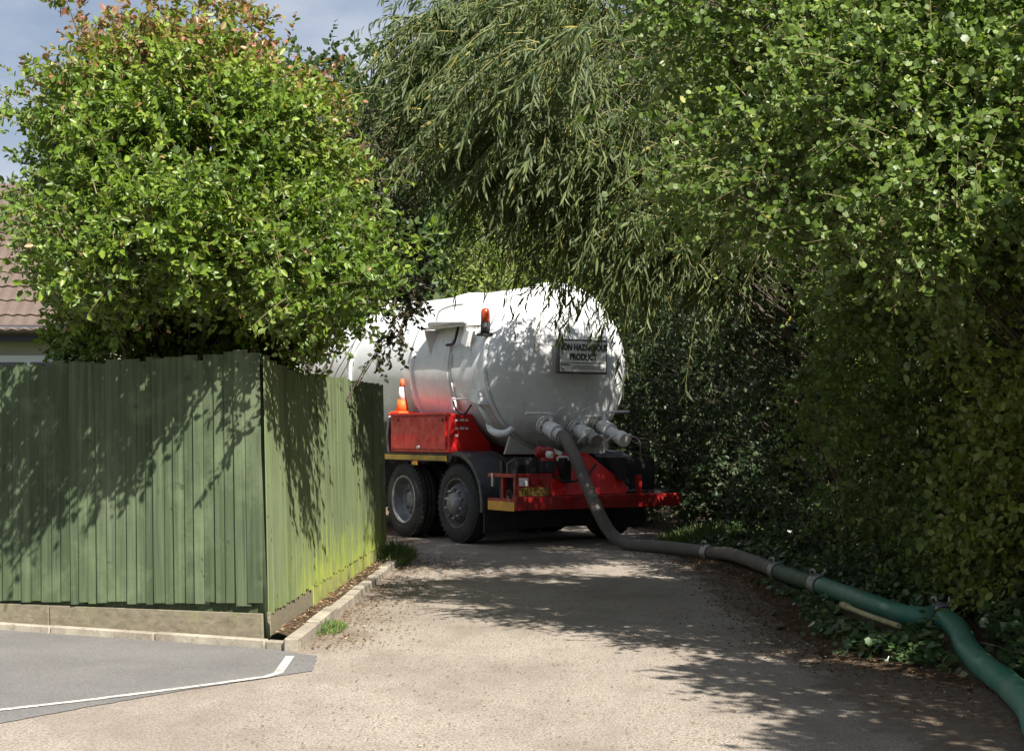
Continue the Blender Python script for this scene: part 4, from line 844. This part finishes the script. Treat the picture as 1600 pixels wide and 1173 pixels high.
# hawthorn at the right
hb_ = [(2.45, 9.0, 2.75, 0.6, 0.6, 0.55), (1.75, 9.8, 3.05, 0.6, 0.6, 0.5), (2.3, 9.7, 3.6, 0.75, 0.7, 0.6), (1.6, 10.7, 4.2, 0.7, 0.8, 0.6), (3.1, 9.4, 3.6, 0.8, 0.8, 0.7), (2.5, 10.9, 4.6, 0.8, 0.8, 0.6), (3.4, 8.8, 2.8, 0.6, 0.7, 0.6), (3.6, 10.2, 4.6, 0.9, 0.9, 0.7), (1.55, 10.9, 3.3, 0.5, 0.5, 0.5)]
plant('hawthorn_tree', 'sunlit small leaved hawthorn arching over the top of the hedge', 'tree', (4.2, 10.4, 0), 31, hb_, 760, 10, 14, 0.32, 0.039, 0.032, 'lobe', M['lf_haw'], shell=0.55, trunk_h=3.2, trunk_r=0.12, fork=0.7, limb_r=0.024, limb_keep=0.35, shoots=110, twig_keep=0.5, droop=0.2, up=0.15, outw=0.6, crad=0.2)
# hedge lumps on the right
def hedge(name, label, seed, blobs, ncl, mat, leaf, lw, base, **kw):
    return plant(name, label, 'hedge', base, seed, blobs, ncl, 7, 12, 0.30, leaf, lw, kw.pop('tpl', 'oval'), mat, shell=0.72, stems=6, trunk_h=1.8, trunk_r=0.05, fork=0.4, limb_r=0.016, limb_keep=0.3, twig_keep=0.35, crad=0.16, up=0.05, outw=0.6, droop=0.25, **kw)
G = 'hedge shrubs along the lane'
hedge('hedge_shrub', 'tall mid green hedge mass overhanging the hose behind the ivy', 41, [(3.3, 12.6, 1.9, 0.75, 1.3, 1.3), (3.35, 12.2, 3.0, 0.8, 1.2, 0.9), (3.2, 13.8, 1.5, 0.65, 1.0, 1.1), (3.4, 14.4, 2.8, 0.7, 1.1, 0.9), (3.5, 11.6, 0.9, 0.5, 1.0, 0.8), (3.25, 12.0, 2.2, 0.55, 0.9, 0.8), (4.3, 12.6, 2.2, 0.6, 1.8, 2.0)], 900, M['lf_hedge'], 0.055, 0.042, (3.95, 13.0, 0), group=G)
hedge('hedge_shrub', 'yellowish hedge bush closest to the viewer at the picture edge', 42, [(3.55, 10.3, 1.8, 0.6, 0.9, 1.2), (3.7, 10.0, 2.9, 0.7, 0.9, 0.75), (3.75, 9.2, 1.4, 0.55, 0.8, 1.0), (4.0, 8.6, 2.6, 0.7, 1.0, 1.1), (3.5, 10.4, 1.0, 0.5, 0.9, 0.8), (4.5, 9.6, 2.0, 0.6, 1.6, 1.9), (3.2, 9.75, 2.2, 0.34, 0.45, 0.6), (3.2, 9.6, 3.1, 0.34, 0.45, 0.5)], 880, M['lf_elm'], 0.052, 0.04, (4.1, 9.8, 0), group=G)
hedge('hedge_shrub', 'dark shaded hedge behind the rear corner of the tanker', 43, [(3.4, 16.2, 1.6, 0.9, 1.3, 1.5), (3.4, 18.6, 1.6, 0.95, 1.5, 1.6), (3.6, 17.2, 3.2, 1.1, 1.6, 1.2), (3.2, 20.8, 1.7, 0.75, 1.3, 1.7), (3.1, 22.6, 2.2, 0.9, 1.4, 1.8), (2.5, 24.6, 2.4, 1.0, 1.5, 2.0), (3.0, 20.4, 3.6, 0.9, 1.4, 1.1), (2.75, 19.9, 0.7, 0.5, 1.0, 0.6), (2.7, 21.8, 0.8, 0.55, 1.0, 0.8), (2.1, 23.6, 0.9, 0.6, 1.1, 0.9), (1.2, 25.6, 1.1, 0.9, 1.2, 1.1), (1.7, 24.6, 3.2, 0.9, 1.2, 1.2), (0.3, 27.6, 1.0, 1.0, 1.0, 1.0), (1.6, 26.8, 1.4, 1.0, 1.0, 1.4)], 960, M['lf_shade'], 0.075, 0.05, (3.9, 18.8, 0), group=G)
hedge('hedge_shrub', 'tall hedge run beyond the picture edge whose shadow falls on the near lane', 44, [(4.35, 7.0, 1.4, 0.7, 1.3, 1.4), (3.3, 7.15, 2.85, 0.55, 0.75, 0.65), (3.2, 6.3, 3.3, 0.55, 0.7, 0.55), (3.6, 5.4, 2.6, 0.85, 1.2, 1.5), (3.5, 3.6, 2.5, 0.85, 1.6, 1.8), (4.0, 1.2, 2.2, 0.8, 1.6, 2.0), (4.2, -0.8, 2.0, 0.8, 1.5, 2.0)], 900, M['lf_hedge'], 0.08, 0.06, (4.5, 3.4, 0), group=G, tpl='diamond')
# far trees
def far(name, label, seed, blobs, ncl, mat, leaf, lw, base, h, tr, **kw):
    return plant(name, label, 'tree', base, seed, blobs, ncl, 6, 12, 0.9, leaf, lw, kw.pop('tpl', 'diamond'), mat, shell=0.6, trunk_h=h, trunk_r=tr, fork=0.6, limb_r=0.09, twig_keep=0.15, twig_r=0.012, crad=0.45, up=0.2, outw=0.5, **kw)
GF = 'trees beyond the tanker'
far('broad_tree', 'tall dark round tree rising against the sky above the shrub', 51, [(-4.6, 42, 8.2, 2.6, 2.5, 3.0), (-2.6, 42, 7.2, 2.6, 2.5, 3.0), (-0.5, 42, 6.5, 2.6, 2.5, 3.4), (-5.0, 41, 5.0, 2.0, 2.0, 2.5)], 520, M['lf_far'], 0.22, 0.15, (-3.2, 42.5, 0), 6, 0.3, group=GF)
far('broad_tree', 'bright yellow green tree just above the tank behind the willow', 52, [(-0.9, 31, 3.2, 1.6, 1.4, 1.9), (-1.9, 31.5, 3.0, 1.3, 1.4, 1.6), (0.3, 31, 3.4, 1.3, 1.4, 1.8)], 300, M['lf_bright'], 0.17, 0.055, (-0.8, 31.6, 0), 3, 0.15, group=GF)
far('broad_tree', 'dark tree seen through the willow branches behind the tank', 53, [(1.6, 34, 6.5, 2.8, 2.4, 3.6), (4.0, 33, 5.5, 2.8, 2.4, 4.0), (6.5, 32, 5.0, 2.6, 2.4, 4.4), (2.0, 34, 2.6, 2.6, 2.4, 2.4)], 520, M['lf_far'], 0.22, 0.15, (3.2, 34.5, 0), 6, 0.25, group=GF)
far('broad_tree', 'low dark tree between the shrub and the bright green tree', 54, [(-3.2, 29, 3.2, 1.3, 1.4, 2.4), (-4.6, 29.5, 3.0, 1.4, 1.4, 2.2), (-2.7, 30, 5.4, 1.1, 1.2, 1.6)], 320, M['lf_far'], 0.18, 0.12, (-3.6, 29.8, 0), 3, 0.16, group=GF)
far('broad_tree', 'dark tree behind the bungalow roof at the picture edge', 55, [(-13.5, 44, 5.0, 3.2, 2.4, 2.6), (-9.0, 46, 4.0, 3.0, 2.4, 2.4)], 200, M['lf_far'], 0.24, 0.16, (-12, 45, 0), 3, 0.25, group=GF)

for lbl, pts in (('bare dead twig sticking up beside the first clamp of the green hose', [gd(1216, 868, 0.12), gd(1236, 852, 0.22), gd(1240, 838, 0.3), gd(1252, 826, 0.36)]),
                 ('bare curved twig rising behind the bright green hose', [gd(1368, 940, 0.12), gd(1358, 925, 0.2), gd(1352, 908, 0.28), gd(1356, 900, 0.31)]),
                 ('long thin dead stick lying on the ivy in the bend of the green hose', [gd(1520, 1000, 0.1), gd(1545, 1005, 0.16), gd(1560, 1010, 0.14), gd(1590, 1030, 0.1)])):
    b_ = pts[0].copy(); b_.z = 0.05; tw_ = MB(); tw_.tube([p - b_ for p in catmull(pts, 5)], [0.007 - 0.0003 * k for k in range(16)], 6)
    o_ = tw_.build('dead_twig', M['twig'], None, 0.0, b_); tag(o_, lbl, 'twig', 'dead twigs in the ivy')
# ------------------------------------------------------------------ ground cover
rng = np.random.default_rng(77)
def cover(name, label, X, Y, Z, ln, wd, mat, tpl, nrm=0.5, lift=0.3, tlo=0.0, thi=0.9):
    N = len(X); P = np.stack([X, Y, Z], -1); a = rng.random(N) * 2 * np.pi
    D_ = np.stack([np.cos(a), np.sin(a), rng.normal(size=N) * lift], -1); Nn = np.array([-0.15, -0.25, 1.0]) + rng.normal(size=(N, 3)) * nrm
    sz = 0.55 + 0.75 * rng.random(N); t = np.clip(tlo + (thi - tlo) * rng.random(N), 0, 1); t = np.where(rng.random(N) < 0.02, 1.0, t)
    o = link(name, leaf_mesh(name, P, D_, Nn, ln * sz, wd * sz, t, tpl), mat); return tag(o, label, name.replace('_', ' '), None, 'stuff')
# ivy on the verge
N = 26000; Y = 8.0 + 13 * rng.random(N) ** 1.15; dd = 0.04 + 1.6 * rng.random(N) ** 0.9
X = edge_x(Y) + dd + rng.normal(size=N) * 0.05; patch = 0.5 + 0.5 * np.sin(X * 5.1 + Y * 2.3) * np.sin(Y * 4.7 - X * 2.9)
Z = verge_z(X, Y) + rng.random(N) * (0.05 + 0.12 * np.minimum(dd * 1.6, 1) * (0.4 + patch)) + 0.28 * np.clip(dd - 0.75, 0, 1) * rng.random(N)
HP = np.array([tuple(p) for p in HOSEPTS]); near = np.min((X[:, None] - HP[None, :, 0]) ** 2 + (Y[:, None] - HP[None, :, 1]) ** 2, axis=1) < 0.14 ** 2; front = np.min(np.where(np.abs(Y[:, None] + 0.25 - HP[None, :, 1]) < 0.3, np.abs(X[:, None] - HP[None, :, 0] * Y[:, None] / HP[None, :, 1]), 9), axis=1) < 0.12
Z = np.where(front, np.minimum(Z, verge_z(X, Y) + 0.05), Z)
k = (dd > 0.12 + 0.16 * patch) & (Y > 8.9) & ~near
cover('ivy', 'dark ivy covering the verge under the hoses', X[k], Y[k], Z[k], 0.052, 0.05, M['lf_ivy'], 'lobe', 0.55)
# fallen leaves along the edges
N = 5200; Y = 7.0 + 13 * rng.random(N); X = edge_x(Y) + 0.15 - np.abs(rng.normal(size=N)) * 0.30
X2 = CX + 0.30 + 0.031 * (Y - CY) + np.abs(rng.normal(size=N)) * 0.28; n2 = 1500; Y2 = 10.4 + 8 * rng.random(n2)
Xa = np.concatenate([X, (CX + 0.27 + 0.031 * (Y2 - CY) + np.abs(rng.normal(size=n2)) * 0.32)]); Ya = np.concatenate([Y, Y2])
Za = np.where(Xa > edge_x(Ya), verge_z(Xa, Ya), 0.0) + 0.006 + rng.random(len(Xa)) * 0.012
cover('leaf_litter', 'brown dead leaves scattered along both lane edges', Xa, Ya, Za, 0.024, 0.012, M['lf_dead'], 'oval', 0.35, 0.12, 0.0, 0.75)
N = 2600; Xc = -1.3 + 3.4 * rng.random(N); Yc = 7.2 + 12.5 * rng.random(N)
cover('lane_debris', 'tiny twigs and dead leaf bits lying on the lane', Xc, Yc, np.full(N, 0.006) + rng.random(N) * 0.004, 0.022, 0.008, M['lf_dead'], 'diamond', 0.2, 0.05, 0.2, 1.0)
N = 700; tt = rng.random(N) * 6.5; Xd = CX + 0.031 * tt + 0.05 + 0.12 * rng.random(N)
cover('soil_litter', 'dry crumbs and dead leaves on the soil by the fence foot', Xd, CY + tt, np.full(N, 0.085) + rng.random(N) * 0.01, 0.028, 0.016, M['lf_dead'], 'oval', 0.4, 0.1, 0.2, 1.0)
# grass
def grass(name, label, cx, cy, rx, ry, N, h, zf=0.0, seed=1):
    r = np.random.default_rng(seed); a = r.random(N) * 2 * np.pi; q = np.sqrt(r.random(N)); X = cx + rx * q * np.cos(a); Y = cy + ry * q * np.sin(a)
    Z = np.where(X > edge_x(Y), verge_z(X, Y), 0.0) + zf
    d = np.stack([r.normal(size=N) * 0.4 + (X - cx) / rx * 0.4, r.normal(size=N) * 0.4 + (Y - cy) / ry * 0.3, np.ones(N)], -1); hh = h * (0.5 + 0.8 * r.random(N)) * (1.1 - 0.5 * q)
    Nn = r.normal(size=(N, 3)); P = np.stack([X, Y, Z], -1)
    o = link(name, leaf_mesh(name, P, d, Nn, hh, np.full(N, 0.009), np.clip(r.random(N), 0, 1), 'lance'), M['lf_grass']); return tag(o, label, 'grass', None, 'stuff')
grass('verge_grass', 'shaded grass growing beside the lane under the tanker bumper', 2.42, 19.35, 0.62, 0.75, 2600, 0.24, seed=5)
p = gd(515, 985); grass('grass_tuft', 'small bright green grass tuft against the kerb', p.x - 0.05, p.y + 0.1, 0.16, 0.36, 420, 0.075, seed=6)
p = gd(625, 880); grass('weeds', 'dark weeds at the far end of the fence by the wheel', -1.30, 17.4, 0.22, 0.9, 900, 0.22, seed=7)
